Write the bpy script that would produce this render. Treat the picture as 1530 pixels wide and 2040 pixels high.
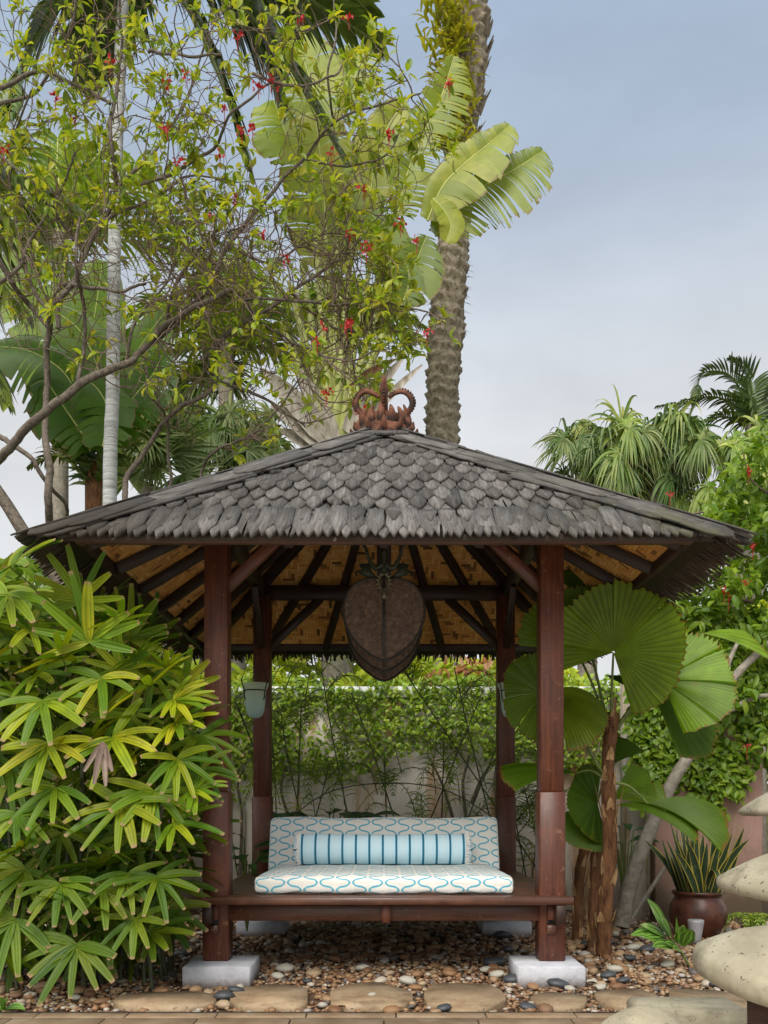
import bpy, math, random
import numpy as np
from mathutils import Vector, Matrix
random.seed(7); RNG = np.random.default_rng(11)
for o in list(bpy.data.objects): bpy.data.objects.remove(o)
SC = bpy.context.scene; COL = SC.collection
PI = math.pi
# ------------------------------------------------------------------ camera, sky, sun, exposure
F = 1804.0; EYE = 0.99; HX, HY = 765.0, 1612.0
cam = bpy.data.cameras.new('camera'); CAM = bpy.data.objects.new('camera', cam); COL.objects.link(CAM)
CAM.location = (0, 0, EYE); CAM.rotation_euler = (PI/2, 0, 0)
cam.sensor_fit = 'HORIZONTAL'; cam.sensor_width = 36.0; cam.lens = 36.0*F/1530.0
cam.shift_y = (HY-1020.0)/1530.0; cam.clip_start = 0.05; cam.clip_end = 2000
SC.camera = CAM
SUN_EL, SUN_AZ = math.radians(48), math.radians(195)     # azimuth clockwise from +Y
w = bpy.data.worlds.new('World'); SC.world = w; w.use_nodes = True
nt = w.node_tree; nt.nodes.clear()
def wn(t, **kw):
    n = nt.nodes.new(t)
    for k, v in kw.items(): setattr(n, k, v)
    return n
sky = wn('ShaderNodeTexSky', sky_type='NISHITA', sun_disc=False, sun_elevation=SUN_EL, sun_rotation=SUN_AZ, air_density=1.0, dust_density=1.5, ozone_density=1.0)
bg1 = wn('ShaderNodeBackground'); bg1.inputs['Strength'].default_value = 0.06
nt.links.new(sky.outputs[0], bg1.inputs[0])
tc = wn('ShaderNodeTexCoord'); sep = wn('ShaderNodeSeparateXYZ'); nt.links.new(tc.outputs['Generated'], sep.inputs[0])
ramp = wn('ShaderNodeValToRGB')
for p, c in ((0.0, (0.2805, 0.2805, 0.2762)), (0.36, (0.2762, 0.2788, 0.2805)), (0.45, (0.2380, 0.2516, 0.2677)), (0.56, (0.1742, 0.2040, 0.2448)), (0.68, (0.1377, 0.1751, 0.2261)), (1.0, (0.1700, 0.2040, 0.2465))):
    e = ramp.color_ramp.elements.new(p) if p not in (0.0, 1.0) else ramp.color_ramp.elements[0 if p == 0.0 else len(ramp.color_ramp.elements)-1]
    e.color = (*c, 1)
nt.links.new(sep.outputs['Z'], ramp.inputs[0])
mp = wn('ShaderNodeMapping'); mp.inputs['Scale'].default_value = (1.0, 1.0, 2.6); nt.links.new(tc.outputs['Generated'], mp.inputs[0])
cn = wn('ShaderNodeTexNoise'); cn.inputs['Scale'].default_value = 3.4; cn.inputs['Detail'].default_value = 8; cn.inputs['Roughness'].default_value = .52; cn.inputs['Distortion'].default_value = .3
nt.links.new(mp.outputs[0], cn.inputs['Vector'])
cr = wn('ShaderNodeMapRange'); cr.inputs['From Min'].default_value = .34; cr.inputs['From Max'].default_value = .70; cr.inputs['To Min'].default_value = .90; cr.inputs['To Max'].default_value = 1.10
nt.links.new(cn.outputs[0], cr.inputs[0])
mul = wn('ShaderNodeVectorMath', operation='SCALE'); nt.links.new(ramp.outputs[0], mul.inputs[0]); nt.links.new(cr.outputs[0], mul.inputs['Scale'])
bg2 = wn('ShaderNodeBackground'); bg2.inputs['Strength'].default_value = 1.0; nt.links.new(mul.outputs[0], bg2.inputs[0])
mx = wn('ShaderNodeMixShader'); mx.inputs[0].default_value = .92; nt.links.new(bg1.outputs[0], mx.inputs[1]); nt.links.new(bg2.outputs[0], mx.inputs[2])
wo = wn('ShaderNodeOutputWorld'); nt.links.new(mx.outputs[0], wo.inputs[0])
sl = bpy.data.lights.new('sun', 'SUN'); sl.energy = 1.5; sl.angle = math.radians(48); sl.color = (1.0, .95, .86)
SUN = bpy.data.objects.new('sun', sl); COL.objects.link(SUN)
sd = Vector((math.sin(SUN_AZ)*math.cos(SUN_EL), math.cos(SUN_AZ)*math.cos(SUN_EL), math.sin(SUN_EL)))
SUN.rotation_euler = sd.to_track_quat('Z', 'Y').to_euler(); SUN.location = (-6, -6, 12)
SC.view_settings.view_transform = 'Standard'; SC.view_settings.look = 'None'
SC.view_settings.gamma = 1.0; SC.view_settings.use_curve_mapping = False
SC.view_settings.exposure = 1.54
SC.cycles.max_bounces = 10; SC.cycles.diffuse_bounces = 6; SC.cycles.transparent_max_bounces = 8

# ------------------------------------------------------------------ helpers
def P(px, py, d):
    return np.array([(px-HX)*d/F, d, EYE+(HY-py)*d/F])
def G(px, py, z=0.0):                     # point on the ground
    d = (EYE-z)*F/(py-HY); return np.array([(px-HX)*d/F, d, z])
def proj(p):
    return HX+F*p[...,0]/p[...,1], HY-F*(p[...,2]-EYE)/p[...,1]
def nrm(v):
    v = np.asarray(v, float); n = np.linalg.norm(v, axis=-1, keepdims=True); return v/np.maximum(n, 1e-9)
def U(a, b): return random.uniform(a, b)

class MB:
    def __init__(s): s.V=[]; s.UV=[]; s.F={3:[],4:[]}; s.n=0; s.poly=[]
    def add(s, V, F3=None, F4=None, UV=None):
        V = np.asarray(V, float).reshape(-1,3); k=len(V)
        s.V.append(V); s.UV.append(np.zeros((k,2)) if UV is None else np.asarray(UV,float).reshape(-1,2))
        if F3 is not None and len(F3): s.F[3].append(np.asarray(F3,int).reshape(-1,3)+s.n)
        if F4 is not None and len(F4): s.F[4].append(np.asarray(F4,int).reshape(-1,4)+s.n)
        s.n += k
    def grid(s, G3, UV=None, closed=False):      # G3: (m,k,3)
        m,k=G3.shape[:2]; kk = k if closed else k-1
        i=np.arange(m-1)[:,None]; j=np.arange(kk)[None,:]; j2=(j+1)%k
        f=np.stack([i*k+j, i*k+j2, (i+1)*k+j2, (i+1)*k+j],-1).reshape(-1,4)
        s.add(G3.reshape(-1,3), None, f, UV)
    def mesh(s, name, mat, smooth=False):
        me=bpy.data.meshes.new(name)
        V=np.concatenate(s.V) if s.V else np.zeros((0,3)); UV=np.concatenate(s.UV) if s.UV else np.zeros((0,2))
        f3=np.concatenate(s.F[3]) if s.F[3] else np.zeros((0,3),int); f4=np.concatenate(s.F[4]) if s.F[4] else np.zeros((0,4),int)
        lv=np.concatenate([f3.ravel(), f4.ravel()]).astype(np.int32)
        st=np.concatenate([np.arange(len(f3))*3, len(f3)*3+np.arange(len(f4))*4]).astype(np.int32)
        me.vertices.add(len(V)); me.vertices.foreach_set('co', V.astype(np.float32).ravel())
        me.loops.add(len(lv)); me.loops.foreach_set('vertex_index', lv)
        me.polygons.add(len(st)); me.polygons.foreach_set('loop_start', st)
        if smooth: me.polygons.foreach_set('use_smooth', np.ones(len(st),bool))
        uvl=me.uv_layers.new(name='UVMap'); uvl.data.foreach_set('uv', UV[lv].astype(np.float32).ravel())
        me.update(calc_edges=True); me.validate()
        if mat: me.materials.append(mat)
        return me
    def build(s, name, mat, parent=None, smooth=False, loc=None):
        return link(name, s.mesh(name, mat, smooth), parent, loc)
def link(name, data, parent=None, loc=None):
    o=bpy.data.objects.new(name, data); COL.objects.link(o)
    if loc is not None: o.location=loc
    if parent is not None:
        o.parent=parent; o.matrix_parent_inverse=WORLD[parent.name].inverted()   # geometry in world coordinates
    WORLD[o.name]=(Matrix.Translation(Vector(loc)) if loc is not None else Matrix.Identity(4))
    return o
WORLD={}
def thing(name, label, cat, loc=(0,0,0), group=None):
    o=bpy.data.objects.new(name, None); COL.objects.link(o); o.location=loc; o.empty_display_size=.1
    WORLD[o.name]=Matrix.Translation(Vector(loc)); tag(o,label,cat,group); return o
def tag(o,label=None,cat=None,group=None,kind=None):
    if label: o['label']=label
    if cat: o['category']=cat
    if group: o['group']=group
    if kind: o['kind']=kind
    return o
def box(mb, c, size, R=None, cham=.004, off=None):
    h=np.array(size,float)/2; ch=min(cham, h.min()*.45); la=int(np.argmax(h)); idx={}; V=[]
    sg=[(x,y,z) for x in(-1,1) for y in(-1,1) for z in(-1,1)]
    for s in sg:
        for a in range(3):
            p=np.array(s)*(h-ch); p[a]=s[a]*h[a]; idx[s,a]=len(V); V.append(p)
    V=np.array(V); f4=[]; f3=[]
    def fix(f):
        q=V[list(f)]; n=np.cross(q[1]-q[0], q[2]-q[0]); return f if n.dot(q.mean(0))>0 else f[::-1]
    for a in range(3):
        b,c_=(a+1)%3,(a+2)%3
        for s in(-1,1):
            q=[]
            for u,v in((-1,-1),(1,-1),(1,1),(-1,1)):
                t=[0]*3; t[a]=s; t[b]=u; t[c_]=v; q.append(idx[tuple(t),a])
            f4.append(fix(q))
        for sa in(-1,1):                     # edge between faces a and b
            for sb in(-1,1):
                q=[]
                for sc_,ax in((-1,a),(1,a),(1,b),(-1,b)):
                    t=[0]*3; t[a]=sa; t[b]=sb; t[c_]=sc_; q.append(idx[tuple(t),ax])
                f4.append(fix(q))
    for s in sg: f3.append(fix([idx[s,0],idx[s,1],idx[s,2]]))
    o=U(0,40) if off is None else off; oth=[i for i in range(3) if i!=la]
    UV=np.stack([V[:,la]+o, V[:,oth[0]]+V[:,oth[1]]*1.3+o*.37],-1)
    if R is not None: V=V@np.array(R).T
    mb.add(V+np.array(c), f3, f4, UV)
def bar(mb, a, b, w, h, up=(0,0,1), cham=.004, extra=0.0):   # box from a to b; w across, h along 'up'
    a=np.array(a,float); b=np.array(b,float); d=nrm(b-a); up=np.array(up,float)
    s=nrm(np.cross(up,d)); u=np.cross(d,s); L=np.linalg.norm(b-a)+extra
    box(mb,(a+b)/2,(L,w,h),np.stack([d,s,u],1),cham)
def tube(mb, pts, r, k=6, cap=True):
    pts=np.asarray(pts,float); n=len(pts); r=np.broadcast_to(np.asarray(r,float),(n,))
    t=nrm(np.gradient(pts,axis=0)); ref=np.array([0,0,1.]) if abs(t[0][2])<.9 else np.array([1.,0,0])
    u=nrm(np.cross(t[0],ref)); Us=[]
    for i in range(n):
        u=nrm(u-t[i]*u.dot(t[i])); Us.append(u)
    Us=np.array(Us); W=np.cross(t,Us); a=np.arange(k)*2*PI/k
    G3=pts[:,None]+r[:,None,None]*(np.cos(a)[None,:,None]*Us[:,None]+np.sin(a)[None,:,None]*W[:,None])
    L=np.concatenate([[0],np.cumsum(np.linalg.norm(np.diff(pts,axis=0),axis=1))])
    UV=np.stack(np.broadcast_arrays(L[:,None], (a/(2*PI))[None,:]),-1)
    n0=mb.n; mb.grid(G3,UV,closed=True)
    if cap:
        for e in(0,n-1):
            c=pts[e]; ring=G3[e]; f=[[k,j,(j+1)%k] if e else [k,(j+1)%k,j] for j in range(k)]
            mb.add(np.vstack([ring,c]),f)
def lathe(mb, prof, c=(0,0,0), k=20, wob=None):
    prof=np.asarray(prof,float); a=np.arange(k)*2*PI/k
    rr=prof[:,0][:,None]*np.broadcast_to(1+(a*0 if wob is None else wob(a))[None,:],(len(prof),k))
    G3=np.stack([rr*np.cos(a)[None], rr*np.sin(a)[None], np.broadcast_to(prof[:,1][:,None],rr.shape)],-1)+np.array(c)
    UV=np.stack(np.broadcast_arrays((a/(2*PI))[None,:],prof[:,1][:,None]),-1)
    mb.grid(G3,UV,closed=True)
def smooth_path(pts, n):
    pts=np.asarray(pts,float); L=np.concatenate([[0],np.cumsum(np.linalg.norm(np.diff(pts,axis=0),axis=1))]); L/=L[-1]
    x=np.linspace(0,1,n)
    # catmull-rom through the points
    out=[]
    for t in x:
        i=min(max(np.searchsorted(L,t,side='right')-1,0),len(pts)-2); u=(t-L[i])/max(L[i+1]-L[i],1e-9)
        p0=pts[max(i-1,0)]; p1=pts[i]; p2=pts[i+1]; p3=pts[min(i+2,len(pts)-1)]
        out.append(.5*((2*p1)+(-p0+p2)*u+(2*p0-5*p1+4*p2-p3)*u*u+(-p0+3*p1-3*p2+p3)*u**3))
    return np.array(out)
def extrude_poly(mb, xy, z0, z1, cham=0.0, zj=None):
    xy=np.asarray(xy,float); n=len(xy); c=xy.mean(0)
    inner=c+(xy-c)*(1-cham)
    top=np.c_[inner, np.full(n,z1)]; mid=np.c_[xy, np.full(n,z1-(z1-z0)*.3)]; bot=np.c_[xy,np.full(n,z0)]
    if zj is not None: top[:,2]+=zj
    V=np.vstack([top,mid,bot,[[*c,z1]]]); f4=[];f3=[]
    for i in range(n):
        j=(i+1)%n; f3.append([3*n,i,j]); f4+= [[i,n+i,n+j,j],[n+i,2*n+i,2*n+j,n+j]]
    mb.add(V,f3,f4,V[:,:2])
# vectorised little leaves: P base points, D directions, N normals, L lengths, W half widths
LT={'two':(np.array([[0,0,0],[.5,-1,.12],[1,0,-.06],[.5,1,.12]]),[[0,2,1],[0,3,2]],None),
    'oval':(np.array([[0,0,0],[.28,-.85,.1],[.3,0,0],[.28,.85,.1],[.68,-.8,.07],[.7,0,-.05],[.68,.8,.07],[1,0,-.2]]),
            [[0,2,1],[0,3,2],[4,5,7],[5,6,7]],[[1,2,5,4],[2,3,6,5]])}
def leaves(mb, Pb, D, N, L, W, kind='oval'):
    T,f3,f4=LT[kind]; D=nrm(D); S=nrm(np.cross(D,N)); N=np.cross(S,D); n=len(Pb); k=len(T)
    L=np.broadcast_to(np.asarray(L,float),(n,)); W=np.broadcast_to(np.asarray(W,float),(n,))
    V=Pb[:,None]+D[:,None]*(T[None,:,0:1]*L[:,None,None])+S[:,None]*(T[None,:,1:2]*W[:,None,None])+N[:,None]*(T[None,:,2:3]*L[:,None,None])
    o=(np.arange(n)*k)[:,None,None]
    UV=np.broadcast_to(np.stack([T[:,0],T[:,1]*.5+.5],-1)[None],(n,k,2))
    mb.add(V.reshape(-1,3), (np.array(f3)[None]+o).reshape(-1,3), None if f4 is None else (np.array(f4)[None]+o).reshape(-1,4), UV.reshape(-1,2))
def rdir(n): return nrm(RNG.normal(size=(n,3)))

# ------------------------------------------------------------------ materials
class NT:
    def __init__(s,name):
        s.m=bpy.data.materials.new(name); s.m.use_nodes=True; s.t=s.m.node_tree; s.t.nodes.clear()
        s.out=s.t.nodes.new('ShaderNodeOutputMaterial'); s.bs=s.t.nodes.new('ShaderNodeBsdfPrincipled')
        s.t.links.new(s.bs.outputs[0], s.out.inputs[0])
    def n(s,ty,**k):
        x=s.t.nodes.new(ty)
        for a,b in k.items(): setattr(x,a,b)
        return x
    def put(s,sock,v):
        if v is None: return
        if hasattr(v,'is_output'): s.t.links.new(v,sock)
        elif isinstance(v,(tuple,list)) and len(v)==3 and sock.type=='RGBA': sock.default_value=(*v,1)
        else: sock.default_value=v
    def coord(s,which='Object'): return s.n('ShaderNodeTexCoord').outputs[which]
    def geo(s,which): return s.n('ShaderNodeNewGeometry').outputs[which]
    def vmap(s,v,sc=(1,1,1),loc=(0,0,0),rot=(0,0,0)):
        m=s.n('ShaderNodeMapping'); m.inputs['Scale'].default_value=sc; m.inputs['Location'].default_value=loc; m.inputs['Rotation'].default_value=rot; s.put(m.inputs[0],v); return m.outputs[0]
    def noise(s,v,scale=5,det=4,rough=.55,dist=0): 
        x=s.n('ShaderNodeTexNoise'); s.put(x.inputs['Vector'],v); x.inputs['Scale'].default_value=scale; x.inputs['Detail'].default_value=det; x.inputs['Roughness'].default_value=rough; x.inputs['Distortion'].default_value=dist; return x.outputs[0]
    def white(s,v):
        x=s.n('ShaderNodeTexWhiteNoise',noise_dimensions='3D'); s.put(x.inputs['Vector'],v); return x.outputs[0]
    def math(s,op,a,b=None,c=None,clamp=False):
        x=s.n('ShaderNodeMath',operation=op,use_clamp=clamp); s.put(x.inputs[0],a); s.put(x.inputs[1],b); s.put(x.inputs[2],c); return x.outputs[0]
    def ramp(s,f,els,interp='LINEAR'):
        x=s.n('ShaderNodeValToRGB'); x.color_ramp.interpolation=interp; s.put(x.inputs[0],f); cr=x.color_ramp
        while len(cr.elements)<len(els): cr.elements.new(.5)
        for e,(p,c) in zip(cr.elements,els): e.position=p; e.color=(*c,1)
        return x.outputs[0]
    def mr(s,v,a,b,c,d):
        x=s.n('ShaderNodeMapRange'); s.put(x.inputs[0],v)
        for i,q in enumerate((a,b,c,d)): x.inputs[i+1].default_value=q
        return x.outputs[0]
    def mix(s,f,a,b,mode='MIX'):
        x=s.n('ShaderNodeMix',data_type='RGBA',blend_type=mode); s.put(x.inputs[0],f); s.put(x.inputs[6],a); s.put(x.inputs[7],b); return x.outputs[2]
    def bump(s,h,st=.3,d=.01):
        x=s.n('ShaderNodeBump'); x.inputs['Strength'].default_value=st; x.inputs['Distance'].default_value=d; s.put(x.inputs['Height'],h); s.t.links.new(x.outputs[0],s.bs.inputs['Normal']); return x.outputs[0]
    def sepx(s,v): x=s.n('ShaderNodeSeparateXYZ'); s.put(x.inputs[0],v); return x.outputs
    def comb(s,a,b,c=0.0):
        x=s.n('ShaderNodeCombineXYZ'); s.put(x.inputs[0],a); s.put(x.inputs[1],b); s.put(x.inputs[2],c); return x.outputs[0]
    def rnd(s):                               # a random number per loose piece and per object
        a=s.geo('Random Per Island'); b=s.n('ShaderNodeObjectInfo').outputs['Random']
        return s.math('FRACT',s.math('ADD',a,b))
    def set(s,col=None,rough=None,spec=None,metal=None):
        s.put(s.bs.inputs['Base Color'],col); s.put(s.bs.inputs['Roughness'],rough)
        s.put(s.bs.inputs['Specular IOR Level'],spec); s.put(s.bs.inputs['Metallic'],metal); return s.m

def wood(name, dark, light, rough=.45, wear=None, spec=.5):
    t=NT(name); uv=t.coord('UV'); g=t.noise(t.vmap(uv,(3,60,1)),1.0,5,.6,.4); big=t.noise(t.vmap(uv,(1.2,5,1)),1.0,3)
    col=t.ramp(g,[(.3,dark),(.72,light)]); col=t.mix(t.mr(big,.35,.7,0,.55),col,dark)
    if wear:
        wv=t.noise(t.coord('Object'),26,6,.7); col=t.mix(t.mr(wv,.60,.70,0,.75),col,wear)
    fine=t.noise(t.vmap(uv,(7,190,1)),1.0,4,.65); col=t.mix(t.mr(fine,.56,.68,0,.6),col,tuple(c*.45 for c in dark)); blot=t.noise(t.coord('Object'),3.1,5,.65); col=t.mix(t.mr(blot,.5,.7,0,.45),col,tuple(min(1,c*1.35) for c in light))
    t.bump(t.math('ADD',g,t.math('MULTIPLY',fine,-.6)),.28,.004); return t.set(col,t.mr(blot,.3,.7,rough-.12,rough+.2),spec)
def leafmat(name, cols, tip=None, trans=.35, rough=.42, ribs=0, spec=.45, tint=False, patch=None, edge=None, ribdark=.75, tip0=.93, pth=.60):
    t=NT(name); r=t.rnd(); uv=t.sepx(t.coord('UV'))
    col=t.ramp(r,[(i/max(len(cols)-1,1),c) for i,c in enumerate(cols)])
    if tint: col=t.mix(1.0,col,t.n('ShaderNodeObjectInfo').outputs['Color'],'MULTIPLY')
    nz=t.noise(t.coord('Object'),9,3); col=t.mix(t.mr(nz,.3,.7,0,.45),col,tuple(c*.62 for c in cols[0]))
    if patch: col=t.mix(t.mr(t.noise(t.coord('Object'),6,4),pth,pth+.10,0,.85),col,patch)
    if ribs:
        wv=t.math('SINE',t.math('MULTIPLY',uv[1],2*PI*ribs)); wv=t.mr(wv,-1,1,0,1)
        col=t.mix(t.mr(wv,0,.35,.5,0),col,tuple(c*ribdark for c in cols[0])); t.bump(wv,.35,.006)
    if edge:
        e=t.math('ABSOLUTE',t.math('SUBTRACT',uv[1],.5)); col=t.mix(t.mr(e,.36,.40,0,1),col,edge)
    if tip:
        tf=t.math('ADD',uv[0],t.math('MULTIPLY',t.math('SUBTRACT',t.noise(t.coord('Object'),30,3),.5),.16)); col=t.mix(t.mr(tf,tip0,tip0+.055,0,1),col,tip)
    t.set(col,rough,spec)
    tr=t.n('ShaderNodeBsdfTranslucent'); t.put(tr.inputs[0],t.mix(1.0,col,(1.25,1.2,.55),'MULTIPLY'))
    mxs=t.n('ShaderNodeMixShader'); mxs.inputs[0].default_value=trans
    t.t.links.new(t.bs.outputs[0],mxs.inputs[1]); t.t.links.new(tr.outputs[0],mxs.inputs[2]); t.t.links.new(mxs.outputs[0],t.out.inputs[0])
    return t.m
def bark(name,dark,light,scale=(14,14,4),bump=.6):
    t=NT(name); v=t.vmap(t.coord('Object'),scale); n=t.noise(v,1.6,7,.65,.3)
    t.bump(n,bump,.02); return t.set(t.ramp(n,[(.3,dark),(.7,light)]),.85,.2)
def plain(name,col,rough=.5,metal=0,spec=.5,var=.25,scale=20,bump=0):
    t=NT(name); n=t.noise(t.coord('Object'),scale,5,.6); c=t.mix(t.mr(n,.3,.7,0,1),tuple(x*(1-var) for x in col),tuple(min(1,x*(1+var)) for x in col))
    if bump: t.bump(n,bump,.01)
    return t.set(c,rough,spec,metal)
# ------------------------------------------------------------------ material library
M={}
M['post']=wood('post_wood',(.050,.013,.006),(.155,.045,.019),.46,(.26,.13,.07),.5)
M['beam']=wood('beam_wood',(.018,.0075,.0045),(.045,.018,.010),.5)
M['rafter']=wood('rafter_wood',(.016,.008,.005),(.042,.019,.011),.55)
M['plank']=wood('plank_wood',(.050,.018,.010),(.135,.052,.028),.32,(.34,.17,.09),.6)
M['fascia']=wood('fascia_wood',(.060,.024,.013),(.115,.048,.027),.5)
def shingle_mat(name,a,b,c):
    t=NT(name); uv=t.coord('UV'); r=t.rnd(); g=t.noise(t.vmap(uv,(70,5,1)),1.0,6,.65,.5)
    cr=t.noise(t.vmap(uv,(140,3,1)),1.0,2); col=t.ramp(g,[(.28,a),(.52,b),(.78,c)])
    v=t.mr(r,0,1,.60,1.40); sc=t.n('ShaderNodeVectorMath',operation='SCALE'); t.put(sc.inputs[0],col); t.put(sc.inputs['Scale'],v); col=sc.outputs[0]
    col=t.mix(t.mr(t.noise(t.coord('Object'),45,5,.7),.60,.72,0,.55),col,(.36,.35,.33))
    wpos=t.geo('Position'); moss=t.noise(wpos,1.1,4,.6); x=t.sepx(wpos)[0]
    mo=t.math('MULTIPLY',t.mr(t.math('ABSOLUTE',x),.6,1.6,0.05,.85),t.mr(moss,.42,.6,0,1)); col=t.mix(mo,col,(.045,.036,.026))
    col=t.mix(t.math('MULTIPLY',t.mr(x,.7,1.5,0,.5),t.mr(t.noise(wpos,5,4),.5,.62,0,1)),col,(.10,.105,.05))
    h=t.math('SUBTRACT',g,t.mr(cr,.62,.7,0,1.0)); t.bump(h,.45,.005)
    return t.set(col,.78,.2)
M['shingle']=shingle_mat('weathered_shingle',(.060,.052,.046),(.118,.109,.100),(.215,.203,.190))
M['cap']=shingle_mat('ridge_cap_wood',(.050,.044,.039),(.120,.111,.103),(.24,.228,.212))
M['slat']=wood('eave_slat',(.020,.012,.007),(.085,.052,.03),.7)
def mat_weave():
    t=NT('bamboo_weave'); s=t.sepx(t.coord('UV')); c=1/.024
    u=t.math('MULTIPLY',s[0],c); v=t.math('MULTIPLY',s[1],c); iu=t.math('FLOOR',u); iv=t.math('FLOOR',v)
    d=t.math('ADD',iu,iv); d2=t.math('SUBTRACT',iu,iv)
    ph=t.math('FLOORED_MODULO',d,6.0); hor=t.math('LESS_THAN',ph,2.5)
    rowid=t.comb(iv,t.math('FLOOR',t.math('DIVIDE',d,6.0)),1.0); colid=t.comb(iu,t.math('FLOOR',t.math('DIVIDE',t.math('ADD',d,3.0),6.0)),7.0)
    rnd=t.mix(hor,t.white(colid),t.white(rowid))
    col=t.ramp(t.n('ShaderNodeSeparateColor').outputs[0] if False else rnd,[(0,(.07,.03,.01)),(.06,(.24,.10,.03)),(.14,(.68,.29,.065)),(.6,(.84,.41,.10)),(1,(.90,.54,.18))])
    fu=t.math('ABSOLUTE',t.math('SUBTRACT',t.math('FRACT',u),.5)); fv=t.math('ABSOLUTE',t.math('SUBTRACT',t.math('FRACT',v),.5))
    ac=t.mix(hor,fu,fv); gap=t.mr(ac,.41,.49,0,1)
    fib=t.noise(t.comb(t.math('MULTIPLY',t.mix(hor,v,u),.5),t.math('MULTIPLY',t.mix(hor,u,v),6.0),rnd),1.5,4)
    col=t.mix(t.mr(fib,.35,.75,0,.35),col,(.36,.16,.045)); col=t.mix(t.math('MULTIPLY',gap,.6),col,(.03,.012,.005))
    t.bump(t.math('SUBTRACT',t.math('MULTIPLY',fib,.3),gap),.8,.006); return t.set(col,.42,.5)
M['weave']=mat_weave()
def cushion_mat():
    t=NT('ogee_fabric'); s=t.sepx(t.coord('UV')); W,h=.0965,.0475; xl,xr=.0105+h/2,.0860-h/2
    x=t.math('PINGPONG',t.math('ADD',s[0],.0),W); y=t.math('SUBTRACT',s[1],t.math('MULTIPLY',t.math('MULTIPLY',t.math('SUBTRACT',x,W/2),.20),t.math('COSINE',t.math('MULTIPLY',s[1],PI/h))))
    yr=t.math('WRAP',t.math('SUBTRACT',y,h/2),h,-h); yl=t.math('WRAP',t.math('ADD',y,h/2),h,-h); yc=t.math('WRAP',y,h/2,-h/2)
    def ring(xc,yy):
        dx=t.math('SUBTRACT',x,xc); r=t.math('SQRT',t.math('ADD',t.math('MULTIPLY',dx,dx),t.math('MULTIPLY',yy,yy))); return t.math('ABSOLUTE',t.math('SUBTRACT',r,h/2))
    dm=t.math('ABSOLUTE',yc); gr=t.math('GREATER_THAN',x,xr); gl=t.math('LESS_THAN',x,xl)
    d=t.mix(gr,dm,ring(xr,yr)); d=t.mix(gl,d,ring(xl,yl))
    nz=t.math('MULTIPLY',t.math('SUBTRACT',t.noise(t.vmap(t.coord('UV'),(260,260,1)),1.0,2),.5),.006)
    f=t.mr(t.math('ADD',d,nz),.0050,.0070,1,0)
    th=t.noise(t.vmap(t.coord('UV'),(420,420,1)),1.0,2)
    base=t.mix(t.mr(th,.3,.7,0,1),(.70,.68,.62),(.84,.82,.77)); teal=t.mix(t.mr(th,.3,.7,0,1),(.06,.34,.47),(.14,.48,.61))
    t.bump(t.math('ADD',th,t.math('MULTIPLY',t.noise(t.vmap(t.coord('Object'),(5,9,9)),1.0,4,.6,.6),9.0)),.3,.006); return t.set(t.mix(f,base,teal),.85,.15)
M['ogee']=cushion_mat()
def bolster_mat():
    t=NT('striped_fabric'); x=t.sepx(t.coord('Object'))[0]; pr=.0935
    fx=t.math('ABSOLUTE',t.math('SUBTRACT',t.math('FRACT',t.math('ADD',t.math('DIVIDE',x,pr),.5)),.5))
    f=t.mr(fx,.072,.088,1,0); th=t.noise(t.vmap(t.coord('Object'),(400,400,400)),1.0,2)
    b=t.mix(t.mr(th,.3,.7,0,1),(.50,.73,.84),(.60,.81,.90)); q=t.mr(fx,.30,.38,0,.3); b=t.mix(q,b,(.70,.80,.83))
    t.bump(t.math('ADD',th,t.math('MULTIPLY',t.noise(t.vmap(t.coord('Object'),(40,6,6)),1.0,3),1.5)),.3,.005); return t.set(t.mix(f,b,(.016,.16,.26)),.8,.2)
M['bolster']=bolster_mat()
M['fringe']=plain('fringe_cloth',(.74,.73,.70),.9,var=.1)
def concrete_mat():
    t=NT('white_painted_concrete'); p=t.geo('Position'); z=t.sepx(p)[2]; n=t.noise(p,9,6,.65); n2=t.noise(p,38,5,.7)
    col=t.mix(t.mr(n,.3,.7,0,1),(.40,.40,.43),(.58,.58,.615)); col=t.mix(t.mr(n2,.62,.70,0,.6),col,(.28,.27,.26))
    col=t.mix(t.mr(t.math('ADD',z,t.math('MULTIPLY',n2,.07)),.02,.075,.75,0),col,(.16,.11,.07)); t.bump(t.math('ADD',n2,n),.55,.008); return t.set(col,.9,.15)
M['concrete']=concrete_mat()
def pebble_mat():
    t=NT('river_pebble'); r=t.rnd()
    col=t.ramp(r,[(0,(.17,.08,.038)),(.16,(.28,.15,.07)),(.34,(.33,.215,.12)),(.5,(.40,.30,.19)),(.60,(.19,.105,.058)),(.72,(.48,.43,.35)),(.80,(.40,.38,.34)),(.86,(.085,.09,.095)),(.92,(.40,.26,.14)),(1,(.68,.64,.56))],'CONSTANT')
    n=t.noise(t.coord('Object'),40,5,.6); col=t.mix(t.mr(n,.35,.7,0,.5),col,(.20,.11,.06)); t.bump(n,.3,.006); return t.set(col,.5,.45)
M['pebble']=pebble_mat()
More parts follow.
